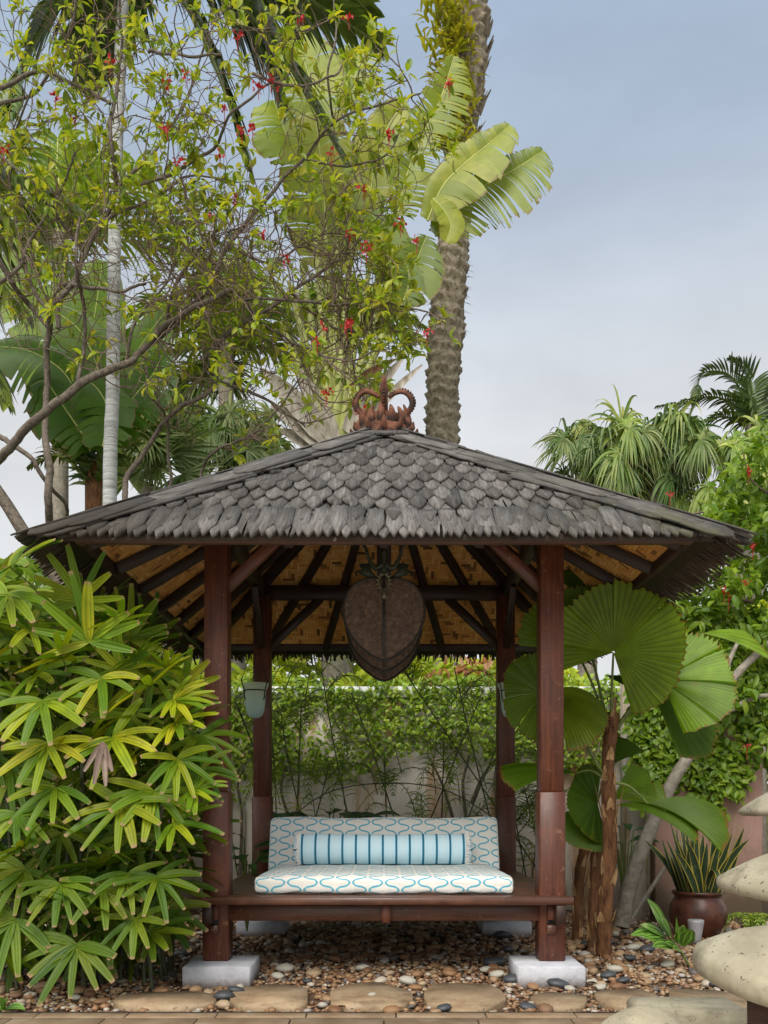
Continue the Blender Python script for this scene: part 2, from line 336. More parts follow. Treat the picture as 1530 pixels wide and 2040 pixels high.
def stone_mat(name,a,b,c,holes=True,rough=.75):
    t=NT(name); v=t.coord('Object'); n=t.noise(v,5,7,.62,.3); n2=t.noise(t.vmap(v,(3,3,16)),1.6,5,.6)
    col=t.ramp(n,[(.28,a),(.52,b),(.75,c)]); col=t.mix(t.mr(n2,.5,.7,0,.5),col,a)
    rr=t.n('ShaderNodeObjectInfo').outputs['Random']; sc=t.n('ShaderNodeVectorMath',operation='SCALE'); t.put(sc.inputs[0],col); t.put(sc.inputs['Scale'],t.mr(rr,0,1,.82,1.12)); col=sc.outputs[0]
    h=n
    if holes:
        hv=t.noise(v,70,2,.5); hm=t.mr(hv,.66,.72,0,1); col=t.mix(t.math('MULTIPLY',hm,.7),col,tuple(x*.35 for x in a)); h=t.math('SUBTRACT',n,hm)
    if holes:
        bl=t.noise(t.vmap(v,(1,1,1.6)),3.4,6,.68,.4); col=t.mix(t.mr(bl,.54,.66,0,.6),col,tuple(x*.5 for x in a)); col=t.mix(t.mr(t.noise(v,2.2,5,.7),.58,.68,0,.35),col,(.13,.13,.06))
    t.bump(h,.6,.014); return t.set(col,rough,.3)
M['stepper']=stone_mat('sandstone',(.22,.14,.078),(.345,.245,.148),(.44,.335,.22),True)
M['tile']=stone_mat('travertine_tile',(.20,.125,.07),(.32,.225,.14),(.42,.32,.22),False,.55)
M['travertine']=stone_mat('travertine',(.25,.215,.145),(.37,.325,.225),(.47,.425,.32))
def plaster(name,base,stains,moss,zdirt=.9):
    t=NT(name); p=t.geo('Position'); s=t.sepx(p); n=t.noise(p,1.3,5,.6); st=t.noise(t.vmap(p,(2.2,2.2,.45)),1.6,6,.62,.4)
    col=t.mix(t.mr(n,.3,.7,0,1),tuple(x*.82 for x in base),base)
    col=t.mix(t.mr(st,.51,.62,0,.85),col,stains)
    lo=t.math('ADD',s[2],t.math('MULTIPLY',t.noise(p,3,6,.65),1.0)); col=t.mix(t.mr(lo,zdirt-.35,zdirt+.25,moss[1],0),col,moss[0])
    t.bump(t.noise(p,22,6,.65),.25,.01); return t.set(col,.9,.15)
M['wall']=plaster('stained_plaster',(.76,.70,.61),(.46,.24,.09),((.24,.20,.13),.75),.75)
M['pinkwall']=plaster('pink_plaster',(.44,.27,.22),(.24,.18,.11),((.12,.095,.06),.9),1.0)
M['coping']=plain('white_coping',(.72,.72,.72),.8,var=.15,scale=6)
M['soil']=plain('garden_soil',(.075,.042,.022),.95,var=.5,scale=14,bump=.5)
M['mortar']=plain('dark_joint',(.07,.055,.04),.95,var=.3)
M['terracotta']=plain('terracotta',(.26,.085,.045),.7,var=.45,scale=16,bump=.4)
def finial_mat():
    t=NT('weathered_terracotta'); v=t.coord('Object'); n=t.noise(v,14,6,.65); z=t.sepx(t.coord('Generated'))[2]
    col=t.ramp(n,[(.3,(.055,.023,.015)),(.5,(.14,.054,.031)),(.75,(.26,.12,.072))]); col=t.mix(t.mr(t.math('ADD',t.noise(v,9,5,.7),t.mr(z,.1,.45,.10,-.04)),.46,.58,0,.9),col,(.028,.020,.016))
    t.bump(n,.5,.01); return t.set(col,.8,.2)
M['finial']=finial_mat()
M['glaze']=plain('glazed_pot',(.080,.028,.016),.38,var=.65,scale=9,bump=.3,spec=.4)
M['iron']=plain('black_iron',(.012,.012,.013),.5,metal=.4)
M['bronze']=plain('green_bronze',(.055,.062,.040),.5,metal=.35,var=.5,scale=30)
M['brass']=plain('tarnished_brass',(.20,.19,.11),.45,metal=.5,var=.4,scale=40)
def fanblade():
    t=NT('punched_hide'); v=t.coord('Object'); vo=t.n('ShaderNodeTexVoronoi'); t.put(vo.inputs[0],v); vo.inputs['Scale'].default_value=85
    n=t.noise(v,30,4); col=t.ramp(n,[(.3,(.06,.038,.024)),(.6,(.15,.090,.055)),(.8,(.26,.17,.11))]); col=t.mix(t.mr(vo.outputs[0],.15,.4,.7,0),col,(.02,.013,.009))
    t.bump(vo.outputs[0],.6,.006); return t.set(col,.55,.4)
M['hide']=fanblade()
M['hiderim']=plain('dark_rim',(.022,.017,.012),.5,var=.3)
def glass():
    t=NT('frosted_glass'); z=t.sepx(t.coord('Generated'))[2]; col=t.ramp(z,[(0,(.80,.95,.97)),(.5,(.86,.96,.90)),(1,(.92,.98,.86))])
    t.set(col,.45,.5); t.bs.inputs['Alpha'].default_value=1
    tl=t.n('ShaderNodeBsdfTranslucent'); t.put(tl.inputs[0],col); tp=t.n('ShaderNodeBsdfTransparent'); t.put(tp.inputs[0],col)
    a=t.n('ShaderNodeMixShader'); a.inputs[0].default_value=.45; t.t.links.new(t.bs.outputs[0],a.inputs[1]); t.t.links.new(tl.outputs[0],a.inputs[2])
    b=t.n('ShaderNodeMixShader'); b.inputs[0].default_value=.50; t.t.links.new(a.outputs[0],b.inputs[1]); t.t.links.new(tp.outputs[0],b.inputs[2]); t.t.links.new(b.outputs[0],t.out.inputs[0]); return t.m
M['glass']=glass()
M['candle']=plain('candle_wax',(.75,.42,.30),.6)
# leaves
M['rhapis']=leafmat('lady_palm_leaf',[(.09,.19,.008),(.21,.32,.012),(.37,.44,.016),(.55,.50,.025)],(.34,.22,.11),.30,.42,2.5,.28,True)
M['licuala']=leafmat('ruffled_fan_leaf',[(.11,.20,.010),(.15,.27,.014)],(.30,.13,.025),.45,.40,45,.35,True,(.26,.24,.03),None,.5,.955,.66)
M['ravenala']=leafmat('paddle_leaf',[(.22,.29,.025),(.32,.38,.035),(.40,.42,.06)],(.22,.16,.04),.35,.42,0,.4,True)
M['banana']=leafmat('banana_leaf',[(.10,.21,.014),(.19,.32,.025)],(.2,.15,.05),.5,.4,0,.45,True)
M['coconut']=leafmat('coconut_leaflet',[(.03,.055,.010),(.07,.11,.018),(.12,.16,.03)],None,.15,.4,0,.5,True)
M['jatropha']=leafmat('flowering_tree_leaf',[(.17,.27,.02),(.31,.41,.026),(.46,.50,.035),(.56,.50,.05)],None,.48,.4)
M['shrub']=leafmat('shrub_leaf',[(.11,.22,.014),(.20,.32,.02),(.31,.42,.035)],None,.38,.4)
M['creeper']=leafmat('creeper_leaf',[(.14,.26,.016),(.28,.42,.025),(.44,.54,.05)],None,.3,.4)
M['hedge']=leafmat('hedge_leaf',[(.34,.46,.02),(.52,.62,.03),(.70,.70,.07)],None,.4,.45)
M['areca']=leafmat('cane_palm_leaf',[(.12,.22,.016),(.22,.34,.026),(.36,.43,.05)],None,.3,.4,0,.4,True)
M['fanpalm']=leafmat('hanging_fan_leaf',[(.09,.16,.025),(.17,.24,.045),(.34,.37,.13)],(.40,.35,.16),.25,.45,0,.4,True)
M['darkleaf']=leafmat('dark_glossy_leaf',[(.018,.055,.010),(.04,.10,.014)],None,.2,.28,0,.55)
M['ginger']=leafmat('variegated_leaf',[(.10,.20,.03),(.14,.26,.05)],None,.25,.35,3,.5,False,(.50,.52,.28),None,4.6)
M['snake']=leafmat('snake_plant_leaf',[(.018,.042,.016),(.032,.062,.022)],None,.1,.38,0,.5,False,(.07,.10,.05),(.42,.34,.06))
M['fernleaf']=leafmat('epiphyte_leaf',[(.26,.29,.02),(.42,.42,.035),(.55,.46,.05)],None,.3,.5)
M['flower']=leafmat('red_petal',[(.42,.012,.018),(.60,.03,.03)],None,.3,.5)
M['orange']=leafmat('croton_leaf',[(.30,.10,.03),(.45,.2,.05),(.55,.35,.2)],None,.3,.5)
M['stalk']=plain('green_stalk',(.12,.16,.03),.5,var=.4)
M['stalkyellow']=plain('pale_stalk',(.42,.45,.13),.5,var=.25,scale=5)
M['cane']=plain('dark_cane',(.06,.07,.03),.6,var=.4)
M['twig']=bark('brown_twig',(.085,.058,.042),(.26,.19,.145),(30,30,30),.5)
M['branch']=bark('grey_bark',(.065,.052,.040),(.22,.18,.14),(16,16,16),.9)
M['palebark']=bark('pale_bark',(.16,.14,.11),(.36,.32,.26),(10,10,10),.4)
M['whitebark']=bark('white_ringed_bark',(.24,.24,.23),(.80,.81,.82),(2.5,2.5,30),.5)
M['fibre']=bark('fibrous_trunk',(.055,.022,.010),(.23,.11,.05),(18,18,5),.9)
M['sheath']=bark('straw_sheath',(.22,.11,.045),(.52,.34,.17),(24,24,4),.5)
M['drysheath']=bark('dry_grey_sheath',(.26,.21,.16),(.62,.57,.48),(9,9,3),.5)
M['boots']=bark('palm_trunk_scales',(.10,.078,.052),(.40,.34,.25),(12,12,12),.6)
M['stem']=wood('mushroom_stem',(.045,.022,.012),(.12,.06,.032),.6)
M['spot']=plain('grey_metal',(.34,.33,.34),.5,metal=.2,var=.1)

# ------------------------------------------------------------------ the setting
mb=MB(); mb.add([[-300,-60,-.06],[300,-60,-.06],[300,900,-.06],[-300,900,-.06]],None,[[0,1,2,3]]); tag(mb.build('ground',M['soil']),kind='structure')
mb=MB(); box(mb,(0.3,6.75,-.05),(9.0,4.64,.05),cham=.001); bed=tag(mb.build('gravel_bed',M['soil']),kind='structure')
# terrace tiles
mb=MB(); box(mb,(.2,2.1,-.045),(9.6,4.60,.05),cham=.001); terr=tag(mb.build('terrace',M['mortar']),kind='structure')
def tile(x0,x1,y0,y1):
    mb=MB(); z=U(-.0012,.0012); box(mb,((x0+x1)/2,(y0+y1)/2,-.0135+z),(x1-x0-.006,y1-y0-.006,.027),cham=.003); mb.build('tile',M['tile'],terr)
x=-4.0+.17
while x<4.4: tile(x,x+.432,4.305,4.41); x+=.432
for r in range(7):
    y1=4.303-r*.43; y0=y1-.43; x=-4.4+(r*.19%.43)
    while x<4.4: tile(x,x+.44,y0,y1); x+=.44
far=MB()                                        # added unseen pale paving, behind and beside, bounces light to the ceiling
for i in range(-14,15):
    for j in range(18):
        cx,cy=i*.8,.86-j*.8; box(far,(cx,cy,-.0135),(.79,.79,.027),cham=.003)
box(far,(0,-6.1,-.045),(23.4,15.0,.04),cham=.001)
for sx in(-1,1):
    for j in range(4): 
        for i in range(8): box(far,(sx*(4.95+.8*i),1.7+.8*j,-.0135),(.79,.79,.027),cham=.003)
M['bounce_stone']=stone_mat('bounce_stone',(.68,.65,.60),(.77,.75,.71),(.83,.81,.78),False,.6)  # near-white so the added paving reflects more light
tag(far.build('bounce_tiles',M['bounce_stone'],terr),kind='stuff')
mb=MB(); box(mb,(.2,4.425,-.018),(9.0,.018,.034)); mb.build('edging_strip',M['iron'],terr)
# stepping stones
path=None; STEPS=[]
for (xa,xb,ya,yb) in ((234,432,1973,2006),(462,618,1961,2003),(658,818,1956,2007),(840,1008,1957,2007),(1062,1166,1974,2006),(1190,1314,1968,2005),(1334,1486,1969,2010)):
    a=G((xa+xb)/2,yb,.012)[1]; b=G((xa+xb)/2,ya,.012)[1]; yc=(a+b)/2; ry=(b-a)/2; xc=((xa+xb)/2-HX)*yc/F; rx=(xb-xa)/2*yc/F
    th=np.linspace(0,2*PI,24,endpoint=False)+U(0,.3); ex=U(.72,.98)
    wob=1+.06*np.sin(2*th+U(0,6))+.05*np.sin(3*th+U(0,6))+.04*np.sin(5*th+U(0,6))+RNG.normal(0,.022,24)
    xy=np.c_[xc+rx*np.sign(np.cos(th))*np.abs(np.cos(th))**ex*wob, yc+ry*np.sign(np.sin(th))*np.abs(np.sin(th))**ex*wob]
    STEPS.append((xc,yc,rx,ry)); mb=MB(); extrude_poly(mb,xy,-.05,.010,.016,RNG.normal(0,.0012,24)); mb.build('stepping_stone',M['stepper'],bed)
# pebbles
def ico(sub):
    t=(1+5**.5)/2; V=nrm(np.array([[-1,t,0],[1,t,0],[-1,-t,0],[1,-t,0],[0,-1,t],[0,1,t],[0,-1,-t],[0,1,-t],[t,0,-1],[t,0,1],[-t,0,-1],[-t,0,1]],float))
    Fc=[[0,11,5],[0,5,1],[0,1,7],[0,7,10],[0,10,11],[1,5,9],[5,11,4],[11,10,2],[10,7,6],[7,1,8],[3,9,4],[3,4,2],[3,2,6],[3,6,8],[3,8,9],[4,9,5],[2,4,11],[6,2,10],[8,6,7],[9,8,1]]
    for _ in range(sub):
        V=list(map(tuple,V)); c={}; nf=[]
        def m(a,b):
            k=(min(a,b),max(a,b))
            if k not in c: V.append(tuple(nrm((np.array(V[a])+np.array(V[b]))))); c[k]=len(V)-1
            return c[k]
        for a,b,d in Fc:
            x,y,z=m(a,b),m(b,d),m(d,a); nf+=[[a,x,z],[b,y,x],[d,z,y],[x,y,z]]
        V=np.array(V); Fc=nf
    return np.array(V),np.array(Fc)
FOOT=[(-.985,5.30),(.985,5.30),(-.985,7.36),(.985,7.36)]
def free(X,Y,r):
    ok=np.ones(len(X),bool)
    for xc,yc,rx,ry in STEPS: ok&=~((np.abs((X-xc)/(rx+r*.4))**2.6+np.abs((Y-yc)/(ry+r*.4))**2.6)<1)
    for fx,fy in FOOT: ok&=~((np.abs(X-fx)<.2+r*.3)&(np.abs(Y-fy)<.2+r*.3))
    return ok
PX=[];PY=[];PR=[]
for n,r0,r1,y0,y1 in ((11000,.007,.017,4.44,6.2),(2300,.015,.027,4.44,6.6),(430,.025,.045,4.44,6.6),(5000,.014,.024,6.0,8.9),(1500,.022,.042,6.0,8.6)):
    X=RNG.uniform(-3.1,3.5,n); Y=RNG.uniform(y0,y1,n); R=RNG.uniform(r0,r1,n)
    k=(np.abs(X)<(Y*.46+.15))&free(X,Y,R); PX.append(X[k]);PY.append(Y[k]);PR.append(R[k])
PX,PY,PR=map(np.concatenate,(PX,PY,PR))
order=np.argsort(-(PR/PY)); big=order[:265]; rest=order[265:]
V0,F0=ico(0); V1,F1=ico(1)
def pebV(V0,idx):
    n=len(idx); k=len(V0); sc=np.stack([RNG.uniform(.75,1.35,n),RNG.uniform(.7,1.1,n),RNG.uniform(.45,.75,n)],-1)*PR[idx][:,None]
    a=RNG.uniform(0,2*PI,n); V=V0[None]*(1+RNG.normal(0,.07,(n,k,1)))*sc[:,None]
    x=V[...,0]*np.cos(a)[:,None]-V[...,1]*np.sin(a)[:,None]; y=V[...,0]*np.sin(a)[:,None]+V[...,1]*np.cos(a)[:,None]
    z=V[...,2]+(sc[:,2]*.55-.024+RNG.uniform(0,.012,n))[:,None]
    return np.stack([x+PX[idx][:,None],y+PY[idx][:,None],z],-1)
mb=MB(); VV=pebV(V0,rest); n=len(rest); mb.add(VV.reshape(-1,3),(F0[None]+(np.arange(n)*12)[:,None,None]).reshape(-1,3))
tag(mb.build('small_pebbles',M['pebble'],bed,True),kind='stuff')
pm=[]
M['darkstone']=plain('dark_river_stone',(.050,.054,.060),.5,var=.3,scale=12,bump=.15)
M['palestone']=plain('pale_river_stone',(.38,.35,.29),.6,var=.2,scale=14,bump=.2)
for i in range(8):
    mb=MB(); mb.add(V1*(1+RNG.normal(0,.05,(42,1))),F1); pm.append(mb.mesh('pebble',M['pebble'],True))
for i in big:
    o=link('pebble',pm[i%8],bed); r=PR[i]; s=(r*U(.8,1.35),r*U(.75,1.1),r*U(.42,.7)); o.location=(PX[i],PY[i],s[2]*.6-.014); o.scale=s; o.rotation_euler=(U(-.2,.2),U(-.2,.2),U(0,6.3))
for k_,lst in (('darkstone',[(447,1990,19),(1052,2011,16),(1022,1956,18),(1112,1966,20),(470,1977,15),(1242,1957,13),(1212,1947,15),(985,1922,20),(612,1957,9),(885,2012,14),(1290,1895,15),(1210,1880,13),(1255,1912,12),(1425,1965,12),(1000,1868,16),(1170,1885,12)]),
                ('palestone',[(568,1934,17),(553,1948,13),(722,1932,13),(812,1958,16),(968,1935,12),(990,1945,14),(1195,1970,12),(1135,1972,10),(1262,1892,14),(1330,1925,13),(60,1985,11),(150,1990,10),(740,1985,9),(1310,1868,15),(1225,1935,15),(1180,1960,11)])):
    mm=[]
    for i in range(3): mb=MB(); mb.add(V1*(1+RNG.normal(0,.05,(42,1))),F1); mm.append(mb.mesh('pebble',M[k_],True))
    for px,py,rp in lst:
        g=G(px,py); r=rp*g[1]/F; o=link('pebble',random.choice(mm),bed); o.location=(g[0],g[1],r*.32); o.scale=(r*1.15,r*.9,r*.55); o.rotation_euler=(U(-.2,.2),U(-.2,.2),U(-.6,.6))
# leaf litter
mb=MB(); n=420; X=RNG.uniform(-2.6,3.0,n); Y=RNG.uniform(4.45,7.5,n); k=free(X,Y,.03); X,Y=X[k],Y[k]; n=len(X)
D=rdir(n); D[:,2]*=.15; Nn=rdir(n)*.3+np.array([0,0,1]); leaves(mb,np.c_[X,Y,RNG.uniform(.006,.02,n)],D,Nn,RNG.uniform(.03,.075,n),RNG.uniform(.008,.016,n))
M['litter']=leafmat('dry_leaf',[(.10,.045,.02),(.20,.09,.035),(.30,.16,.06)],None,.1,.6)
tag(mb.build('leaf_litter',M['litter'],bed),kind='stuff')

# ------------------------------------------------------------------ walls
wl=thing('garden_wall','long ochre stained plaster wall behind the gazebo with a white coping','wall',(0,9.05,0))
mb=MB(); box(mb,(-.8,9.08,1.03),(6.6,.16,2.10),cham=.01); mb.build('wall_face',M['wall'],wl)
mb=MB()
for i in range(5): box(mb,(-3.45+i*1.33,9.08,2.15),(1.318,.26,.11),cham=.012)
mb.build('coping',M['coping'],wl)
pr=thing('wall_pillar','tall narrow beige pillar at the wall corner behind the ruffled fan palm','pillar',(2.27,8.25,0))
mb=MB(); box(mb,(2.27,8.25,1.15),(.19,.2,2.4),cham=.012); mb.build('pillar_shaft',M['wall'],pr)
pw=thing('pink_wall','short pink plaster wall with a mossy base behind the snake plant','wall',(2.8,7.98,0))
mb=MB(); box(mb,(2.85,8.02,1.3),(.95,.16,2.7),cham=.012); mb.build('wall_face',M['pinkwall'],pw)
# ------------------------------------------------------------------ gazebo
CY=6.36; SL=.7206; ZA=3.65
def roofz(t): return ZA-SL*t
gz=thing('gazebo','dark red timber gazebo on four posts under a hipped roof of grey wooden shingles','gazebo',(0,CY,.10))
PXo=.985; YF,YB=5.37,7.35
footpos={}
for sx in(-1,1):
    for Y in(YF,YB):
        mb=MB(); x=sx*PXo
        box(mb,(x,Y,(1.093+2.72)/2),(.137,.137,2.72-1.093),cham=.005); box(mb,(x,Y,(.10+1.093)/2),(.153,.153,.993),cham=.007)
        p=mb.build('post',M['post'],gz)
        if Y==YF:
            mb=MB(); box(mb,(x-.005,Y-.0875,.387),(.052,.035,.088)); mb.build('tenon',M['post'],p)
            mb=MB(); box(mb,(x-.008,Y-.082,.288),(.052,.024,.052)); mb.build('tenon',M['plank'],p)
            mb=MB(); box(mb,(x-.005,Y-.0755,.328),(.054,.006,.024),cham=.001); mb.build('slot_shade',M['iron'],p)  # flat dark plate stands in for shade inside the slot
        Yf=Y-.09 if Y==YF else Y
        front='front' if Y==YF else 'rear'; side='left' if sx<0 else 'right'
        lab={('front','left'):'white concrete footing under the front post beside the lady palm',('front','right'):'white concrete footing under the front post beside the ruffled fan palm',
             ('rear','left'):'white concrete footing in shade under the rear post with the glass lamp',('rear','right'):'white concrete footing in shade under the rear post nearest the fan palm trunks'}[front,side]
        f=MB(); box(f,(sx*.948 if Y==YF else sx*.975,Y-.06 if Y==YF else Y-.01,.035),(.385,.40,.13),cham=.008); fo=f.build('concrete_footing',M['concrete']); tag(fo,lab,'footing',group='concrete footings under the gazebo posts')
# platform
n=14; y0,y1=5.19,7.53; wd=(y1-y0)/n
for i in range(n):
    mb=MB(); box(mb,(0,y0+(i+.5)*wd,.4615+U(-.001,.001)),(2.18,wd-.004,.045),cham=.004); mb.build('plank',M['plank'],gz)
for Y in(YF,YB):
    mb=MB(); box(mb,(0,Y-.035 if Y==YF else Y,.385),(1.83,.055,.100),cham=.004); mb.build('apron',M['plank'],gz)
for s in(-1,1):
    mb=MB(); box(mb,(s*(PXo+.03),CY,.385),(.055,2.35,.105),cham=.004); mb.build('apron',M['beam'],gz)
mb=MB(); box(mb,(.012,5.29,.384),(.048,.10,.108),cham=.004); mb.build('joist_end',M['post'],gz)
mb=MB()
for xx in(-.5,.5): box(mb,(xx,CY,.39),(.05,1.9,.08))
mb.build('joist',M['beam'],gz)
# ring beam, braces
for a,b in (((-1.0,YF),(1.0,YF)),((-1.0,YB),(1.0,YB))):
    mb=MB(); bar(mb,(a[0],a[1],2.745),(b[0],b[1],2.745),.075,.11); mb.build('ring_beam',M['beam'],gz)
for s in(-1,1):
    mb=MB(); bar(mb,(s*PXo,YF-.02,2.755),(s*PXo,YB+.02,2.755),.07,.10); mb.build('ring_beam',M['beam'],gz)
def brace(a,b,m='beam'):
    mb=MB(); bar(mb,a,b,.052,.065,up=(0,0,1)); mb.build('brace',M[m],gz)
for s in(-1,1):
    for Y in(YF,YB):
        brace((s*(PXo-.05),Y,2.30),(s*(PXo-.47),Y,2.70),'post' if Y==YF else 'beam')
        dy=.45 if Y==YF else -.45
        brace((s*PXo,Y+(.05 if dy>0 else -.05),2.30),(s*PXo,Y+dy,2.70))
mb=MB()
box(mb,(0,CY,2.92),(.10,.10,.9)); mb.build('king_post',M['beam'],gz)
mb=MB(); bar(mb,(0,YF,2.74),(0,YB,2.74),.06,.09); mb.build('ring_beam',M['beam'],gz)
# fascia
FH=1.60
for k in range(4):
    R=Matrix.Rotation(k*PI/2,3,'Z'); mb=MB()
    a=np.array(R@Vector((-FH-.02 if k%2==0 else -FH+.03,-FH,0))); b=np.array(R@Vector((FH+.02 if k%2==0 else FH-.03,-FH,0)))
    bar(mb,a+[0,CY,2.425],b+[0,CY,2.425],.04,.085); mb.build('fascia',M['fascia'] if k==0 else M['beam'],gz)
# rafters
def rz(t): return roofz(t)-.115
for k in range(4):
    R=np.array(Matrix.Rotation(k*PI/2,3,'Z'))
    for u in(-1.03,-.51,0,.51,1.03):
        mb=MB(); t1=1.575; t0=.10
        a=R@np.array([u*t0/t1,-t0,0]); b=R@np.array([u,-t1,0]); bar(mb,[a[0],a[1]+CY,rz(t0)],[b[0],b[1]+CY,rz(t1)],.05,.065); mb.build('rafter',M['rafter'],gz)
    mb=MB(); a=R@np.array([-.08,-.08,0]); b=R@np.array([-1.57,-1.57,0]); bar(mb,[a[0],a[1]+CY,rz(.08)-.005],[b[0],b[1]+CY,rz(1.57)-.005],.065,.085); mb.build('hip_rafter',M['rafter'],gz)
# woven ceiling: four panels with pitched underside
for k in range(4):
    R=np.array(Matrix.Rotation(k*PI/2,3,'Z')); n=24; mb=MB()
    T=np.linspace(.02,1.62,n); S=np.linspace(-1,1,n); Gx=S[None]*T[:,None]; Gy=-np.broadcast_to(T[:,None],Gx.shape); Gz=roofz(-Gy)-.072
    V=np.stack([Gx,Gy,Gz],-1)@R.T+np.array([0,CY,0]); UV=np.stack([Gx+k*.31,-Gy*1.2326],-1); mb.grid(V,UV)
    V2=V+np.array([0,0,.006]); mb.grid(V2[:,::-1],UV[:,::-1]); mb.build('woven_ceiling_panel',M['weave'],gz)
# roof deck + shingles
mb=MB(); T=1.70
for k in range(4):
    R=np.array(Matrix.Rotation(k*PI/2,3,'Z')); q=[]
    for dz in(-.02,-.058):
        for x,y in((-T,-T),(T,-T),(0,0)): q.append(R@np.array([x,y,0])+np.array([0,CY,roofz(-y)+dz]))
    mb.add(q,[[0,1,2],[5,4,3]],[[0,3,4,1]])
roof=mb.build('roof',M['slat'],gz)
def shingle_mesh(kind,sh):
    w=.0475; L=.42; th=.018
    tip={'pt':[(-w,.088),(-w*.92,.078),(-.004,.0),(.004,.0),(w*.92,.078),(w,.088)],'hex':[(-w,.085),(-w*.88,.066),(-w*.22,.004),(w*.22,.002),(w*.88,.066),(w,.085)],
         'round':[(-w,.080),(-w*.80,.042),(-w*.36,.008),(w*.36,.006),(w*.80,.042),(w,.080)],
         'split':[(-w,.08),(-w*.5,.032),(-.010,.006),(-.004,.10),(.003,.10),(.008,-.006),(w*.6,.04),(w,.075)],'broke':[(-w,.12),(-w*.3,.07),(-.004,.10),(w*.2,.012),(w*.6,.03),(w,.07)]}[kind]
    out=[(x+RNG.normal(0,.0012),y*sh/.085+RNG.normal(0,.002)) for x,y in tip]+[(w*.97,L),(-w*.97,L)]
    n=len(out); top=[];bot=[]
    for x,y in out:
        cup=.0015*(1-(x/w)**2)*(1 if y<sh*1.6 else 0); top.append((x*.985,y+(.0015 if y<sh*1.6 else 0),th+cup)); bot.append((x,y,0))
    V=np.array(top+bot); f4=[[i,n+i,n+(i+1)%n,(i+1)%n] for i in range(n)]
    mb=MB(); c=len(V); cc=np.array([[0,sh*1.4,th+.0012]]); V=np.vstack([V,cc]); f3=[[c,i,(i+1)%n] for i in range(n)]+[[n+n-1,n+(i+1),n+i] for i in range(n-2)]
    mb.add(V,f3,f4,V[:,:2]+np.array([U(0,9),U(0,9)])); return mb.mesh('shingle',M['shingle']),(V,f3,f4)
SH={(k,b_):[shingle_mesh(k,(.155,.112)[b_]) for _ in range(4)] for k in('pt','hex','round','split','broke') for b_ in(0,1)}
EXPS=[.185,.155,.148,.140,.135,.130,.128,.125,.122,.12,.118,.115,.112,.11]; TT=[1.80]
for e_ in EXPS: TT.append(TT[-1]-e_)
ROWS=13
stuff=MB(); cnt=0; cand=[]
for k in range(4):
    R=Matrix.Rotation(k*PI/2,4,'Z')
    for row in range(-1,ROWS+1):
        t=TT[max(row,0)]-(.03 if row==-1 else 0)
        if t<.10: continue
        sp=.096; half=t+.01; off=(row%2)*.5; nn=int(half/sp)+2
        for j in range(-nn,nn+1):
            x=(j+off)*sp+RNG.normal(0,.004)
            room=(t-abs(x)-.052)/.81
            if room<.085: continue
            kind='pt' if row<=1 else random.choice(['hex','hex','pt'] if row<5 else ['hex','hex','round'])
            if random.random()<(.07 if row in(0,1,2,3) else .035): kind=random.choice(['split','broke'])
            lift=(.078 if row<4 else .066)+RNG.normal(0,.010) if row>=0 else 0.0
            ang=math.atan(SL)-lift; rot=RNG.normal(0,.018)
            loc=Matrix.Translation((x,-(t+RNG.normal(0,.004)),roofz(t)-.012+(.016 if row>=0 else .010)+RNG.normal(0,.002)))
            m=Matrix.Translation((0,CY,0))@R@loc@Matrix.Rotation(ang,4,'X')@Matrix.Rotation(RNG.normal(0,.02),4,'Y')@Matrix.Rotation(rot,4,'Z')@Matrix.Diagonal((U(.92,1.06),U(.93,1.05),U(.8,1.3),1))
            m=m@Matrix.Diagonal((1,min(1.0,room/.43),1,1)); q=random.choice(SH[kind,0 if row<3 else 1]); cand.append((k,row,m,q))
fr=[c for c in cand if c[0]==0]
fr.sort(key=lambda c:c[1]); pick=set(id(c) for c in fr[:295])
for c in cand:
    if id(c) in pick: o=link('shingle',c[3][0],roof); o.matrix_basis=c[2]
    else:
        V,f3,f4=c[3][1]; A=np.array(c[2]); stuff.add(V@A[:3,:3].T+A[:3,3],f3,f4,V[:,:2]+np.array([U(0,9),U(0,9)]))
tag(stuff.build('other_shingles',M['shingle'],roof),kind='stuff')
# long weathered boards along the hips
def capboard(c0,d,fn,L,wdt,side,cen=False):
    outl=np.array([(0,-.5),(.78,-.5),(.93,-.28),(1,U(-.15,.15)),(.93,.3),(.80,.5),(0,.5)]); th=.008 if cen else .013
    e1=nrm(d+fn*(RNG.normal(.003,.003) if cen else RNG.normal(.008,.008))+side*RNG.normal(0,.012 if cen else .045)); e2=nrm(side-e1*side.dot(e1)); e3=np.cross(e1,e2); e3=e3 if e3[2]>0 else -e3
    p=(outl[:,0]-.5)[:,None]*L*e1+outl[:,1][:,None]*wdt*e2; V=np.vstack([c0+p+e3*th,c0+p]); nn=len(outl)
    f4=[[q,nn+q,nn+(q+1)%nn,(q+1)%nn] for q in range(nn)]; f3=[[0,q,q+1] for q in range(1,nn-1)]+[[nn,nn+q+1,nn+q] for q in range(1,nn-1)]
    uv=np.vstack([outl]*2)*np.array([L,wdt]); uv=uv[:,::-1]+np.array([U(0,9),U(0,9)])
    mb=MB(); mb.add(V,f3,f4,uv); mb.build('ridge_cap',M['cap'],roof)
